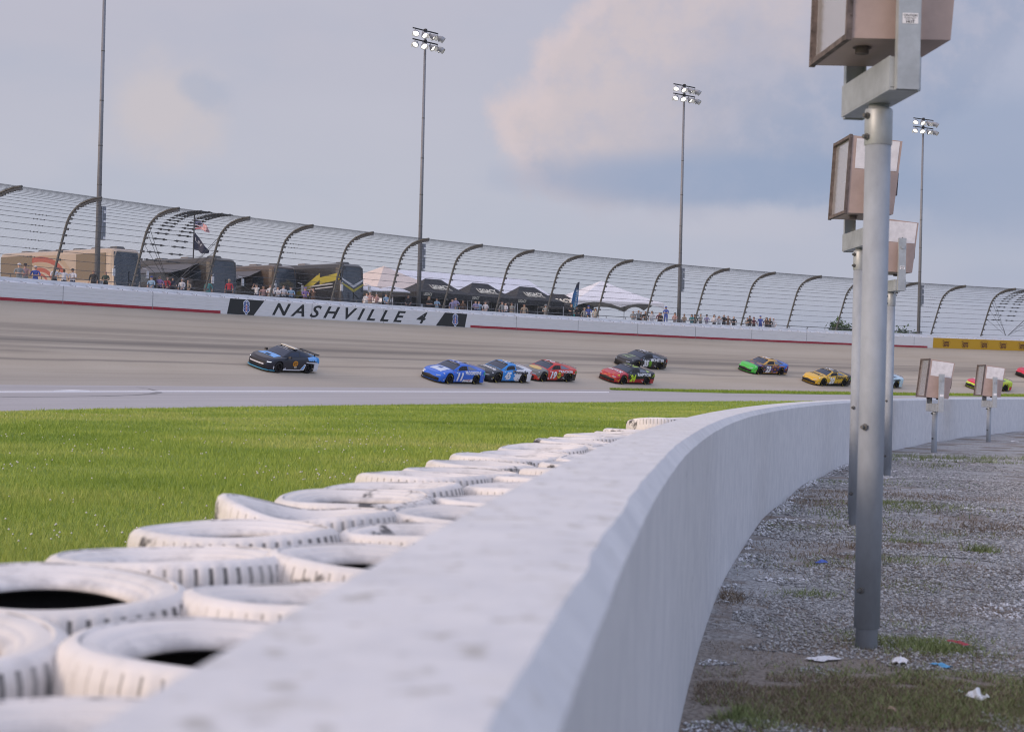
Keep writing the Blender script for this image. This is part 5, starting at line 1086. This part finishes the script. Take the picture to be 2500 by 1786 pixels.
# ------------------------------------------------------------------ tents and canopies
def roof_tent(px, d, w_, dp, eave, peak, label, fab, ridge=0.0, legs=True, words=None, valance=.35, yaw=0.0, cat='tent', group=None, name='tent', arch=False, sag=.12, back=None):
    p, th = beh(px, d); o = empty(name, tuple(p), math.radians(th - 90) + yaw, label, cat, group)   # local -y faces the track
    m = MB(); n = 10; r2 = ridge / 2; Wd, Dp = w_ / 2, dp / 2
    def surf(fx, fy):           # fx, fy in -1..1 square param
        e = max(abs(fx), abs(fy)); t = 1 - e; x = fx * Wd; y = fy * Dp
        if e < 1e-6: return Vector((0, 0, peak))
        # blend edge rectangle towards the ridge line
        ex = fx / e * Wd if abs(fx) >= abs(fy) else fx / e * Wd; ey = fy / e * Dp; rx = (fx / e) * r2; q = t
        return Vector((ex * (1 - q) + rx * q, ey * (1 - q), eave + (peak - eave) * q - sag * math.sin(PI * q)))
    for side in range(4):
        P = []
        for i in range(n + 1):
            a = -1 + 2 * i / n; row = []
            for j in range(7):
                e = 1 - j / 6; fx, fy = ((a * e, -e), (e, a * e), (-a * e, e), (-e, -a * e))[side]; q = surf(fx, fy) if e > 1e-6 else Vector((r2 * (a if side == 0 else (1 if side == 1 else (-a if side == 2 else -1))), 0, peak)); row.append(q)
            P.append(row)
        m.grid(P)
        V = []
        for i in range(n + 1):
            a = -1 + 2 * i / n; x, y = ((a * Wd, -Dp), (Wd, a * Dp), (-a * Wd, Dp), (-Wd, -a * Dp))[side]; dz = valance * (1 + (.0 if not arch else -.0)); lift = valance * .8 * (1 - (abs((i / n * 2) % 1 - .5) * 2) ** 2) if arch else 0
            V.append([(x, y, eave), (x, y, eave - dz + lift)])
        m.grid(V)
    m.build('canopy', fab, o)
    for sx in (-1, 1):
        for sy in (-1, 1):
            m = MB(); m.tube([(sx * (Wd - .04), sy * (Dp - .04), 0), (sx * (Wd - .04), sy * (Dp - .04), eave)], .035, 6); m.build('leg', cm((.6, .6, .62), .5), o)
    if back:
        m = MB(); m.grid([[(-Wd + .05 + i * (2 * Wd - .1) / 12, Dp - .05 + .04 * math.sin(i * 2.1), z) for z in (.02, eave * .5, eave - .02)] for i in range(13)]); m.build('back_sheet', back, o)  # dark on the black canopies: added to supply the shade under them
    if words:
        m = MB(); nn = math.hypot(Dp, peak - eave)
        def fr(a, b, q0, off=.05): # point on the front slope
            q = q0 + b / nn; x = a; y = -Dp * (1 - q); z = eave + (peak - eave) * q - sag * math.sin(PI * q); return (x, y - off, z + off)
        put_text(m, words[0], w_ * .38, .60, lambda a, b: fr(a, b, .50), bold=.05); put_text(m, words[1], w_ * .36, .17, lambda a, b: fr(a, b, .30), bold=.02)
        put_text(m, words[0], 1.0, .25, lambda a, b: (-Wd + .9 + a, -Dp - .01 + .0, eave - .17 + b), bold=.02)
        m.build('canopy_lettering', cm((.72, .68, .56), .6), o)
    return o
CW = mat('white_tent_fabric', (.74, .74, .78), .7, var=.05, vscale=.7); CB = mat('black_canopy_fabric', (.028, .028, .031), .75, var=.3, vscale=1.2); CC = mat('cream_tent_fabric', (.66, .56, .50), .7, var=.05, vscale=.5)
roof_tent(936, 24, 10, 10, 3.4, 5.9, 'cream peaked tent behind the black and gold motorhome', CC)
roof_tent(1120, 40, 26, 10, 3.6, 6.9, 'long white tent roof behind the black canopies', CW, ridge=20, yaw=.0, valance=.6, back=CW)
for px, lab in ((1057, 'leftmost black canopy with pale lettering, in front of the cream tent'), (1172, 'second black lettered canopy from the left'), (1287, 'third black lettered canopy from the left, before the half hidden one')):
    roof_tent(px, 5.5 if px < 1100 else 6.0, 6.2, 3.4, 2.3, 3.55, lab, CB, ridge=1.9, words=('LEGACY', 'MOTOR CLUB'), group='black canopies behind the railing', cat='canopy', name='canopy_tent', valance=.4, back=CB)
roof_tent(1362, 9.0, 6.2, 3.4, 2.2, 3.3, 'rightmost black canopy, half behind the third one next to the feather flag', CB, ridge=1.2, words=('LEGACY', 'MOTOR CLUB'), group='black canopies behind the railing', cat='canopy', name='canopy_tent', valance=.4, yaw=-.5, back=CB)
roof_tent(1468, 9.0, 9.2, 9.2, 2.7, 4.9, 'white peaked frame tent right of the feather flag', CW, valance=.55, arch=True, yaw=-.35)
def simple_umbrella(px, d, label):
    p, th = beh(px, d); o = empty('parasol', tuple(p), 0, label, 'parasol'); m = MB(); m.lathe([(0, 2.55), (.7, 2.4), (1.5, 2.1), (1.5, 2.02)], 8); m.build('canopy', CW, o); m = MB(); m.tube([(0, 0, 0), (0, 0, 2.5)], .03, 6); m.build('pole', STEEL, o)
simple_umbrella(957, 3.4, 'white parasol in front of the black canopies, right of the gold striped motorhome'); simple_umbrella(900, 4.6, 'smaller white parasol showing beside the black and gold motorhome')
# feather flag
p, th = beh(1402, 3.2); o = empty('feather_flag', tuple(p), math.radians(th - 90), 'blue and teal feather flag with white lettering beside the white frame tent', 'flag')
m = MB(); m.tube([(-.25, 0, 0), (-.25, 0, .4), (-.2, 0, 1.8), (.0, 0, 3.2), (.35, 0, 4.0), (.62, 0, 4.15)], .02, 6); m.build('pole', DARK, o)
FL = MT('feather_fabric'); _v = FL.coord('Object'); _s = FL.n('ShaderNodeSeparateXYZ'); FL.l(_v, _s.inputs[0]); _c = FL.mix(FL.rng(_s.outputs[2], 1.4, 2.4), (.04, .36, .32), (.02, .16, .42)); _c = FL.mix(FL.rng(_s.outputs[2], 3.0, 3.7), _c, (.015, .02, .05)); FL.l(_c, FL.p.inputs['Base Color'])
m = MB(); out = [(1.0, -.42, .30), (1.6, -.38, .40), (2.3, -.28, .48), (3.0, -.12, .56), (3.5, .08, .62), (3.9, .30, .66), (4.15, .60, .68)]
for sg in (-.012, .012): m.grid([[(a + (b - a) * k / 3, sg + .03 * math.sin(z * 3 + k), z) for k in range(4)] for z, a, b in out])
f_ = m.build('fabric', FL.m, o); m = MB(); put_text(m, 'DRIVEVALUE', 2.2, .26, lambda a, b: (.02 - b * 1.0 + .16 * (a + 1.2) * 1.0 / 1.0 * .9, -.06, 2.35 + a), bold=.02); m.build('flag_lettering', cm((.6, .66, .7), .6), f_)
# flagpole with two flags
p, th = beh(470, 8.0); o = empty('flagpole', tuple(p), 0, 'thin flagpole rising beside the brown motorhome', 'flagpole'); m = MB(); zt = 0
zt = at_h(p, [(0, 525), (2500, 525)]) - p.z; m.tube([(0, 0, 0), (0, 0, zt)], .05, 6); m.build('pole', DARK, o)
kf = F / p.y
FLG = MT('us_flag'); _u = FLG.coord('UV'); _s = FLG.n('ShaderNodeSeparateXYZ'); FLG.l(_u, _s.inputs[0]); _st = FLG.math('GREATER_THAN', FLG.math('FRACT', FLG.math('MULTIPLY', _s.outputs[1], 6.5)), .5)
_c = FLG.mix(_st, (.50, .02, .04), (.68, .66, .68)); _cant = FLG.math('MULTIPLY', FLG.math('LESS_THAN', _s.outputs[0], .4), FLG.math('GREATER_THAN', _s.outputs[1], .46)); _vo = FLG.n('ShaderNodeTexVoronoi'); FLG.l(FLG.coord('UV', (17, 9, 1)), _vo.inputs['Vector']); _vo.inputs['Scale'].default_value = 1.0; _vo.inputs['Randomness'].default_value = 0.0
_cc = FLG.mix(FLG.math('LESS_THAN', _vo.outputs['Distance'], .3), (.03, .04, .20), (.6, .6, .65)); FLG.l(FLG.mix(_cant, _c, _cc), FLG.p.inputs['Base Color'])
def flag(name, ztop, pts_top, pts_bot, material, label):
    """pts are (dx, dz) in pixels of the 2500 px photo from the hoist top"""
    P = []; n = 14
    for i in range(n + 1):
        t = i / n; a = np.array([np.interp(t, np.linspace(0, 1, len(pts_top)), [q[k] for q in pts_top]) for k in (0, 1)]); b = np.array([np.interp(t, np.linspace(0, 1, len(pts_bot)), [q[k] for q in pts_bot]) for k in (0, 1)])
        P.append([((a[0] + (b[0] - a[0]) * j / 6) / kf + .06, .25 * math.sin(t * 7) * t, -(a[1] + (b[1] - a[1]) * j / 6) / kf) for j in range(7)])
    V = [q for r in P for q in r]; Fs = [(i * 7 + j, (i + 1) * 7 + j, (i + 1) * 7 + j + 1, i * 7 + j + 1) for i in range(n) for j in range(6)]; me = bpy.data.meshes.new(name); me.from_pydata(V, [], Fs); uv = me.uv_layers.new(name='UVMap')
    li = np.zeros(len(me.loops), int); me.loops.foreach_get('vertex_index', li); U = np.array([(i / n, 1 - j / 6) for i in range(n + 1) for j in range(7)]); uv.data.foreach_set('uv', U[li].ravel().astype('f')); me.materials.append(material)
    f = link_mesh(name, me); f.location = (p.x, p.y, p.z + ztop); return tag(f, label, 'flag')
flag('national_flag', zt - .25, [(0, 0), (18, 10), (30, 18), (35, 30)], [(0, 26), (16, 26), (26, 32), (35, 34)], FLG.m, 'red and white striped flag with blue starred corner flying from the flagpole')
fl = flag('dark_flag', zt - 1.55 + .25, [(0, 0), (12, 14), (24, 30), (36, 44)], [(-2, 42), (10, 44), (18, 52), (34, 50)], cm((.025, .03, .065), .7), 'drooping dark navy flag with pale lettering below the striped flag')
m = MB(); put_text(m, 'LIVE', 1.0, .26, lambda a, b: (.50 + a * .72, -.12, -.86 - a * .72 + b), bold=.01); tx = m.build('flag_lettering', cm((.45, .46, .5), .7), fl)
# far trees peeking over the wall
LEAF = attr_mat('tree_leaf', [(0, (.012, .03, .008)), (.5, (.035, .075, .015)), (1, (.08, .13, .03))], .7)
def tree(px, d, H, R_, label, seed):
    p, th = beh(px, d); o = empty('broadleaf_tree', (p.x, p.y, p.z - 6), 0, label, 'tree'); m = MB(); m.tube([(0, 0, 0), (.1, 0, H * .5), (.0, .1, H * .85)], [.3, .2, .06], 7)
    for k in range(5): q = k * 1.3; m.tube([(0, 0, H * .4 + k * .5), (math.cos(q) * R_ * .6, math.sin(q) * R_ * .6, H * .62 + k * .5)], [.1, .03], 5)
    m.build('trunk', cm((.05, .035, .025), .9), o); g = np.random.default_rng(seed); cl = g.normal(0, 1, (26, 3)); cl /= np.linalg.norm(cl, axis=1)[:, None]; cl *= (g.random(26) ** .5)[:, None] * np.array([R_, R_, R_ * .75]); cl[:, 2] += H * .72
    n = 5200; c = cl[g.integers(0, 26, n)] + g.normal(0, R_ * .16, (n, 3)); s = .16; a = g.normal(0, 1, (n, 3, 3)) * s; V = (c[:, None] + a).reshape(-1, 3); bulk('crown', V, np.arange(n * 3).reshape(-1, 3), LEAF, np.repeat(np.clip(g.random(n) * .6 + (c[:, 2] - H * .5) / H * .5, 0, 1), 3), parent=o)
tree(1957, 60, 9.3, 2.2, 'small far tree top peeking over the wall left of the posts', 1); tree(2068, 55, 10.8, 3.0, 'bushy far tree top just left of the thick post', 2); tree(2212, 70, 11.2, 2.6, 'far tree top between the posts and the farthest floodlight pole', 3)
# ------------------------------------------------------------------ railing behind the wall
o = empty('pipe_railing', tuple(beh(1200, 1.3)[0]), 0, 'grey pipe railing along the spectator side of the racetrack wall', 'railing'); I2 = o.location.copy(); ta, tb = th_col(2225, 800, -2.2), 158.0
for h in (.55, 1.1):
    m = MB(); m.tube([pol(t, -2.2, hPlat(t) + h) - I2 for t in np.linspace(ta, tb, 90)], .025, 5); m.build('rail', STEEL, o)
t = ta
while t < tb:
    m = MB(); q = pol(t, -2.2, hPlat(t)) - I2; m.tube([q, q + Vector((0, 0, 1.12))], .028, 5); m.build('rail_post', STEEL, o); t += .66
# ------------------------------------------------------------------ people
SK = [(.62, .40, .30), (.45, .27, .19), (.16, .09, .06)]
def person_mesh(pose):
    j = {'pel': (0, 0, .95), 'wai': (0, 0, 1.10), 'che': (0, 0, 1.30), 'nb': (0, .01, 1.45), 'hd': (0, -.015, 1.60), 'ht': (0, 0, 1.70)}
    R_ = {'pel': (.155, .11), 'wai': (.135, .10), 'che': (.165, .115), 'nb': (.06, .06), 'hd': (.078, .095), 'ht': (.07, .085)}
    E_ = [('pel', 'wai'), ('wai', 'che'), ('che', 'nb'), ('nb', 'hd'), ('hd', 'ht')]
    arms = {'lean': ((.24, -.12, 1.18), (.12, -.38, 1.12)), 'cross': ((.27, -.02, 1.16), (.06, -.22, 1.14)), 'phone': ((.26, -.16, 1.30), (.08, -.26, 1.56)), 'down': ((.27, .02, 1.14), (.27, -.05, .90)), 'wave': ((.32, -.08, 1.36), (.26, -.14, 1.66)), 'sit': ((.24, -.06, 1.16), (.14, -.30, 1.02))}[pose]
    for s, n_ in ((-1, 'l'), (1, 'r')):
        a = arms if not (pose == 'wave' and s > 0) else ((.27, .02, 1.14), (.24, -.12, .95))
        j['s' + n_] = (s * .185, 0, 1.40); R_['s' + n_] = (.062, .062); j['e' + n_] = (s * a[0][0], a[0][1], a[0][2]); R_['e' + n_] = (.044, .044); j['w' + n_] = (s * a[1][0], a[1][1], a[1][2]); R_['w' + n_] = (.028, .028)
        dv = (Vector(j['w' + n_]) - Vector(j['e' + n_])).normalized(); h = Vector(j['w' + n_]) + dv * .08; j['h' + n_] = tuple(h); R_['h' + n_] = (.036, .018)
        E_ += [('che', 's' + n_), ('s' + n_, 'e' + n_), ('e' + n_, 'w' + n_), ('w' + n_, 'h' + n_)]
        if pose == 'sit': lg = ((s * .10, 0, .92), (s * .13, -.42, .94), (s * .13, -.46, .52), (s * .14, -.62, .48))
        else: lg = ((s * .10, 0, .88), (s * .115, -.03, .48), (s * .12, .01, .09), (s * .14, -.15, .035))
        for q, p_, r in (('a', lg[0], .09), ('k', lg[1], .062), ('f', lg[2], .042), ('t', lg[3], .035)): j[q + n_] = p_; R_[q + n_] = (r, r)
        E_ += [('pel', 'a' + n_), ('a' + n_, 'k' + n_), ('k' + n_, 'f' + n_), ('f' + n_, 't' + n_)]
    names = list(j); me = bpy.data.meshes.new('sk'); me.from_pydata([j[k] for k in names], [(names.index(a), names.index(b)) for a, b in E_], []); o = bpy.data.objects.new('sk', me); COL.objects.link(o)
    md = o.modifiers.new('s', 'SKIN'); md.use_smooth_shade = True; me.skin_vertices.new() if not me.skin_vertices else None
    sv = me.skin_vertices[0].data
    for i, k in enumerate(names): sv[i].radius = R_[k]; sv[i].use_root = (k == 'pel')
    o.modifiers.new('u', 'SUBSURF').levels = 1
    dg = bpy.context.evaluated_depsgraph_get(); me2 = bpy.data.meshes.new_from_object(o.evaluated_get(dg)); COL.objects.unlink(o); bpy.data.objects.remove(o)
    V = [tuple(v.co) for v in me2.vertices]; Fs = [tuple(p.vertices) for p in me2.polygons]; m = MB(); m.add(V, Fs)
    mi = []
    for p_ in me2.polygons:
        c = p_.center; k = 1
        dw = min((Vector(c) - Vector(j[w_])).length for w_ in ('wl', 'wr', 'hl', 'hr')); de = min((Vector(c) - (Vector(j['w' + q]) + Vector(j['e' + q])) / 2).length for q in 'lr')
        if dw < .085 or de < .07: k = 0
        elif c.z > 1.475: k = 3 if (c.z > 1.665 or (c.y > .03 and c.z > 1.52)) else 0
        elif pose == 'sit' and (c.y < -.14 or c.z < .98) and c.z < 1.0: k = 2 if c.z > .53 else 4
        elif c.z < .98 and abs(c.x) < .24: k = 2 if c.z > .09 else 4
        mi.append(k)
    m.m = mi
    for q in 'lr':   # five fingers curling from each palm, thumb at its side
        h = Vector(j['h' + q]); dv = (h - Vector(j['w' + q])).normalized(); sd_ = Vector((0, 0, 1)).cross(dv); sd_ = (sd_.normalized() if sd_.length > .1 else Vector((1, 0, 0))); dn = dv.cross(sd_)
        for i, (off, ln) in enumerate(((-.027, .062), (-.009, .072), (.009, .068), (.026, .052))):
            a = h + sd_ * off + dv * .01; m.tube([a, a + dv * ln * .55, a + dv * ln * .85 + dn * .02], [.0085, .008, .006], 5, 0)
        a = h + sd_ * .034 - dv * .03; m.tube([a, a + sd_ * .03 + dv * .025, a + sd_ * .032 + dv * .05], [.009, .009, .007], 5, 0)
    m.tube([(0, -.10, 1.612), (0, -.122, 1.592)], [.010, .014], 5, 0)      # nose
    for s in (-1, 1): m.box((s * .03, -.104, 1.625), (.022, .012, .009), m=4); m.box((s * .083, 0, 1.60), (.016, .04, .06), m=0)
    m.box((0, -.100, 1.562), (.04, .012, .008), m=4)
    o = m.build('person', [WHITE] * 5, None, True); me = o.data; bpy.data.objects.remove(o); return me
PM = {k: person_mesh(k) for k in ('lean', 'cross', 'phone', 'down', 'wave', 'sit')}
cap_m = MB(); cap_m.lathe([(0, 1.755), (.06, 1.745), (.095, 1.70), (.10, 1.655), (.09, 1.65)], 14, c=(0, -.005, 0)); cap_m.grid([[(x, -.09 - .09 * math.sqrt(max(0, 1 - (x / .085) ** 2)) * e, 1.663 - .012 * e) for e in (0, .5, 1)] for x in np.linspace(-.08, .08, 6)])
_c = cap_m.build('cap', WHITE); CAPME = _c.data; bpy.data.objects.remove(_c)
lh = MB(); lh.grid([[(.098 * math.cos(q) * (1 + .1 * k), .02 + .085 * math.sin(q) * (1 + .1 * k), 1.70 - .09 * k) for k in range(5)] for q in np.linspace(-.35, PI + .35, 12)]); lh.lathe([(0, 1.735), (.07, 1.725), (.10, 1.69)], 14, c=(0, .01, 0)); _c = lh.build('hair', WHITE); HAIRME = _c.data; bpy.data.objects.remove(_c)
COLS = dict(white=(.62, .63, .68), grey=(.25, .27, .28), blue=(.05, .09, .38), sky=(.30, .45, .62), pink=(.42, .26, .25), green=(.035, .06, .045), black=(.02, .02, .024), red=(.40, .03, .05), purple=(.22, .15, .36), violet=(.30, .28, .48), teal=(.06, .22, .24), tan=(.34, .28, .22), maroon=(.14, .03, .05), navy=(.02, .025, .06), brown=(.10, .06, .04), blond=(.38, .24, .10), cream=(.55, .50, .42))
PEOPLE = [ # px, d, shirt, legs, cap colour or hair style, skin, pose, extra lift, label
 (45, 1.0, 'grey', 'grey', 'white', 0, 'cross', 0, 'person in grey shirt and white cap, first at the left by the swirled motorhome'),
 (60, 1.25, 'pink', 'grey', 'black', 1, 'lean', -.05, 'person in dusty pink shirt and dark cap right of the grey shirted one'),
 (85, .9, 'blue', 'blue', 'white', 0, 'cross', 0, 'person in blue shirt and white cap left of the fence post'),
 (132, 1.0, 'white', 'black', 'h', 0, 'cross', -.1, 'person in white shirt and black trousers, left of three in white'),
 (155, 1.2, 'white', 'black', 'h', 2, 'wave', -.1, 'person in white shirt raising an arm, middle of three in white'),
 (176, .9, 'white', 'navy', 'black', 1, 'lean', -.15, 'person in white shirt and black cap, right of three in white'),
 (227, 1.1, 'black', 'black', 'h', 1, 'down', -.2, 'person in black half behind the leftmost floodlight pole'),
 (257, .9, 'green', 'black', 'h', 1, 'cross', -.15, 'person in dark green shirt right of the leftmost floodlight pole'),
 (369, 1.6, 'sky', 'navy', 'blue', 0, 'sit', -.2, 'seated person in sky blue shirt right of the cream motorhome'),
 (389, 1.4, 'purple', 'black', 'h', 1, 'cross', -.15, 'person in purple patterned shirt under the dark awning'),
 (407, 1.5, 'red', 'navy', 'h', 0, 'sit', -.15, 'seated person in red shirt among the group under the awning'),
 (420, 1.9, 'navy', 'black', 'black', 0, 'lean', -.35, 'person in navy shirt behind the red shirted seated one'),
 (444, 1.4, 'white', 'navy', 'white', 0, 'sit', -.35, 'seated person in white with white cap under the awning'),
 (458, 1.8, 'tan', 'brown', 'h', 0, 'sit', -.35, 'seated person in tan at the right end of the awning group'),
 (508, 1.0, 'teal', 'teal', 'l', 0, 'down', -.3, 'long haired blond person in teal beside the brown motorhome'),
 (559, 2.4, 'red', 'black', 'tan', 1, 'down', .25, 'person in red vest and black trousers in front of the brown motorhome'),
 (626, 1.2, 'white', 'navy', 'black', 1, 'phone', -.15, 'person in white shirt holding hands to the face, left of the bronze motorhome'),
 (643, 1.6, 'pink', 'black', 'l', 1, 'down', .0, 'long haired person in pink beside the fence post'),
 (660, 1.1, 'white', 'grey', 'h', 0, 'cross', -.2, 'person in white shirt in front of the bronze motorhome windshield'),
 (678, 1.3, 'white', 'black', 'l', 0, 'lean', .0, 'long haired person in white leaning on the rail'),
 (692, 1.0, 'white', 'black', 'h', 0, 'cross', -.12, 'person in white, arms folded, between two others in white'),
 (710, .9, 'sky', 'navy', 'black', 0, 'cross', -.08, 'person in pale blue shirt and black cap by the rail'),
 (745, .9, 'purple', 'brown', 'purple', 0, 'lean', .05, 'person in purple shirt and purple cap leaning forward'),
 (765, 1.3, 'brown', 'brown', 'l', 0, 'phone', -.12, 'long haired person in brown before the gold stripes'),
 (896, 1.2, 'white', 'grey', 'h', 0, 'down', .0, 'person in white at the right end of the black motorhome'),
 (904, 1.0, 'pink', 'tan', 'grey', 0, 'cross', -.1, 'person in pink shirt under the small parasol'),
 (920, 1.1, 'pink', 'grey', 'h', 0, 'lean', -.08, 'person in pink leaning beside the white parasol'),
 (943, 1.3, 'sky', 'navy', 'h', 0, 'sit', -.3, 'seated person in pale blue below the white parasol'),
 (997, 1.7, 'black', 'black', 'h', 1, 'sit', -.3, 'seated person in black left of the second floodlight pole'),
 (1048, 1.0, 'black', 'black', 'l', 0, 'cross', -.1, 'blond person in black dress right of the second floodlight pole'),
 (1067, .9, 'sky', 'grey', 'black', 1, 'lean', .0, 'person in pale blue shirt and dark cap leaning beside the blond one'),
 (1105, 1.6, 'violet', 'violet', 'h', 0, 'down', .0, 'person in violet shirt under the first black canopy'),
 (1113, 2.0, 'violet', 'grey', 'h', 0, 'cross', .1, 'taller person in violet under the first black canopy'),
 (1131, 2.2, 'brown', 'black', 'l', 1, 'down', -.1, 'long haired person in brown in the shade of the canopy'),
 (1162, 1.6, 'violet', 'navy', 'h', 0, 'cross', -.1, 'person in violet blue under the second black canopy'),
 (1170, 1.8, 'sky', 'navy', 'h', 0, 'down', -.05, 'person in pale blue under the second black canopy'),
 (1186, 1.3, 'white', 'tan', 'h', 0, 'sit', -.1, 'seated person in white shirt under the second black canopy'),
 (1227, 1.5, 'grey', 'black', 'h', 0, 'down', -.15, 'person in grey left of the third canopy leg'),
 (1235, 1.3, 'white', 'navy', 'h', 0, 'sit', -.15, 'seated person in white under the third black canopy'),
 (1250, 1.8, 'grey', 'tan', 'h', 1, 'cross', -.05, 'person in dark grey under the third black canopy'),
 (1281, 2.2, 'tan', 'tan', 'h', 1, 'down', -.1, 'person in tan at the right end of the third canopy'),
 (1333, 1.1, 'grey', 'grey', 'grey', 0, 'cross', .0, 'person in grey green shirt beside the post near the feather flag'),
 (1396, 1.0, 'black', 'black', 'l', 0, 'lean', .1, 'long haired person in black leaning beside the feather flag'),
 (1409, .9, 'black', 'black', 'l', 1, 'lean', .0, 'second dark clad long haired person leaning beside the feather flag'),
 (1428, 1.1, 'grey', 'black', 'tan', 0, 'down', .0, 'person in grey with a tan cap left of the one in bright blue'),
 (1438, .9, 'blue', 'black', 'blue', 0, 'lean', .1, 'person in bright blue shirt under the white frame tent'),
 (1455, 1.0, 'cream', 'tan', 'l', 0, 'down', .0, 'person in cream beside the fence post under the white frame tent'),
 (1547, 1.0, 'grey', 'grey', 'h', 1, 'cross', -.15, 'person in grey at the right corner of the white frame tent'),
 (1560, .9, 'grey', 'black', 'h', 1, 'down', -.05, 'person in dark grey beside the white tent corner, middle of a group'),
 (1566, 1.3, 'brown', 'black', 'h', 0, 'lean', .0, 'person in brown in the group right of the white tent'),
 (1577, 1.0, 'black', 'black', 'h', 1, 'cross', -.1, 'person in black right of the white tent group'),
 (1593, 1.0, 'white', 'white', 'l', 0, 'down', -.1, 'long haired person in white dress near the fence post'),
 (1611, 1.3, 'maroon', 'black', 'h', 0, 'cross', -.05, 'person in maroon left of the high standing one in blue'),
 (1615, 1.0, 'black', 'black', 'black', 0, 'lean', -.2, 'person in black with black cap before the one in maroon'),
 (1627, 1.6, 'blue', 'blue', 'blue', 1, 'cross', .55, 'person in blue overalls standing higher than the crowd'),
 (1649, 1.0, 'pink', 'grey', 'l', 0, 'cross', -.1, 'long haired person in pale pink left of the third floodlight pole'),
 (1672, .9, 'tan', 'grey', 'tan', 1, 'cross', .0, 'person in tan shirt and cap right of the third floodlight pole'),
 (1690, 1.0, 'teal', 'teal', 'l', 0, 'cross', -.1, 'long haired person in teal dress'),
 (1698, 1.1, 'green', 'black', 'l', 1, 'down', -.1, 'person in dark green right of the teal dress'),
 (1712, .9, 'grey', 'grey', 'grey', 0, 'lean', -.05, 'person in grey shirt and cap beside the fence post'),
 (1727, .9, 'violet', 'white', 'black', 0, 'cross', .05, 'person in lavender shirt and black cap'),
 (1745, 1.0, 'white', 'black', 'l', 0, 'cross', -.05, 'person in white top with black trousers standing apart'),
 (1757, .9, 'white', 'grey', 'l', 0, 'phone', .0, 'long haired person in white with raised hands'),
 (1769, .9, 'black', 'black', 'h', 1, 'cross', .05, 'person in black, left of a pair, right of the one in white'),
 (1779, 1.2, 'brown', 'brown', 'h', 0, 'down', .05, 'person in brown, right of the one in black'),
 (1793, .9, 'black', 'black', 'h', 0, 'cross', -.05, 'person in black standing alone before a gap'),
 (1826, 1.1, 'grey', 'grey', 'h', 0, 'cross', .0, 'person in grey at the left of the last group'),
 (1832, .9, 'black', 'black', 'black', 1, 'lean', .1, 'person in black with black cap in the last group'),
 (1842, 1.1, 'maroon', 'black', 'maroon', 0, 'cross', .0, 'person in maroon shirt and cap in the last group'),
 (1858, .9, 'blue', 'blue', 'blue', 0, 'down', .1, 'broad person in blue shirt in the last group'),
 (1873, 1.0, 'brown', 'black', 'l', 0, 'cross', .0, 'long haired brunette in brown right of the broad blue shirt'),
 (1881, 1.2, 'black', 'black', 'l', 0, 'cross', .0, 'long haired person in black, second from the right end'),
 (1890, .9, 'white', 'white', 'white', 0, 'wave', .05, 'person in white dress and white hat at the right end of the crowd')]
rp = random.Random(5)
for px, d, shirt, legs, head, skin, pose, lift, lab in PEOPLE:
    p, th = beh(px, d, 720); o = bpy.data.objects.new('person', PM[pose]); COL.objects.link(o); k = rp.uniform(.97, 1.05)
    lift = lift if lift > 0 else 0.0
    if pose == 'sit': lift = .42
    ks = k * (1 + .0)
    if px in (1396, 1858): ks *= 1.05
    o.location = (p.x, p.y, p.z + lift - (.42 if pose == 'sit' else 0)); o.rotation_euler = (0, 0, math.atan2(p.x, p.y) * -1 + rp.uniform(-.7, .5)); o.scale = (ks * rp.uniform(1, 1.12), ks, ks)
    hair = (.03, .02, .015) if head in ('h', 'l') and rp.random() < .6 else (.12, .07, .03)
    if 'blond' in lab: hair = COLS['blond']
    for i, c in enumerate((SK[skin], COLS[shirt], COLS[legs], hair, (.02, .02, .02))):
        o.material_slots[i].link = 'OBJECT'; o.material_slots[i].material = cm(c, .8)
    tag(o, lab, 'person', 'people watching behind the fence')
    if head in COLS or head == 'l':
        ch = bpy.data.objects.new('cap' if head != 'l' else 'hair', CAPME if head != 'l' else HAIRME); COL.objects.link(ch); ch.parent = o
        ch.material_slots[0].link = 'OBJECT'; ch.material_slots[0].material = cm(COLS[head] if head != 'l' else hair, .8)
    if lift > .3 or pose == 'sit':     # what carries the raised or seated ones
        m = MB(); h_ = lift
        if pose == 'sit': m.box((0, .02, .42), (.46, .44, .05)); m.box((0, .25, .68), (.46, .04, .5)); [m.box((a, b, .2), (.04, .04, .40)) for a in (-.2, .2) for b in (-.16, .2)]; nm, cl_, lb = 'folding_chair', 'chair', 'dark folding chair carrying the ' + lab.replace('seated ', '').split(' under')[0].split(' right')[0].split(' left')[0]
        else: m.box((0, 0, h_ - .04), (.8, .6, .08)); [m.box((a, b, h_ / 2 - .04), (.06, .06, h_ - .06)) for a in (-.35, .35) for b in (-.25, .25)]; nm, cl_, lb = 'step_platform', 'platform', 'small platform under the person in blue overalls'
        e = m.build(nm, DARK); e.location = (p.x, p.y, p.z); e.scale = (1, 1, 1.9 if pose == 'sit' else 1); e.rotation_euler = o.rotation_euler; tag(e, lb, cl_)
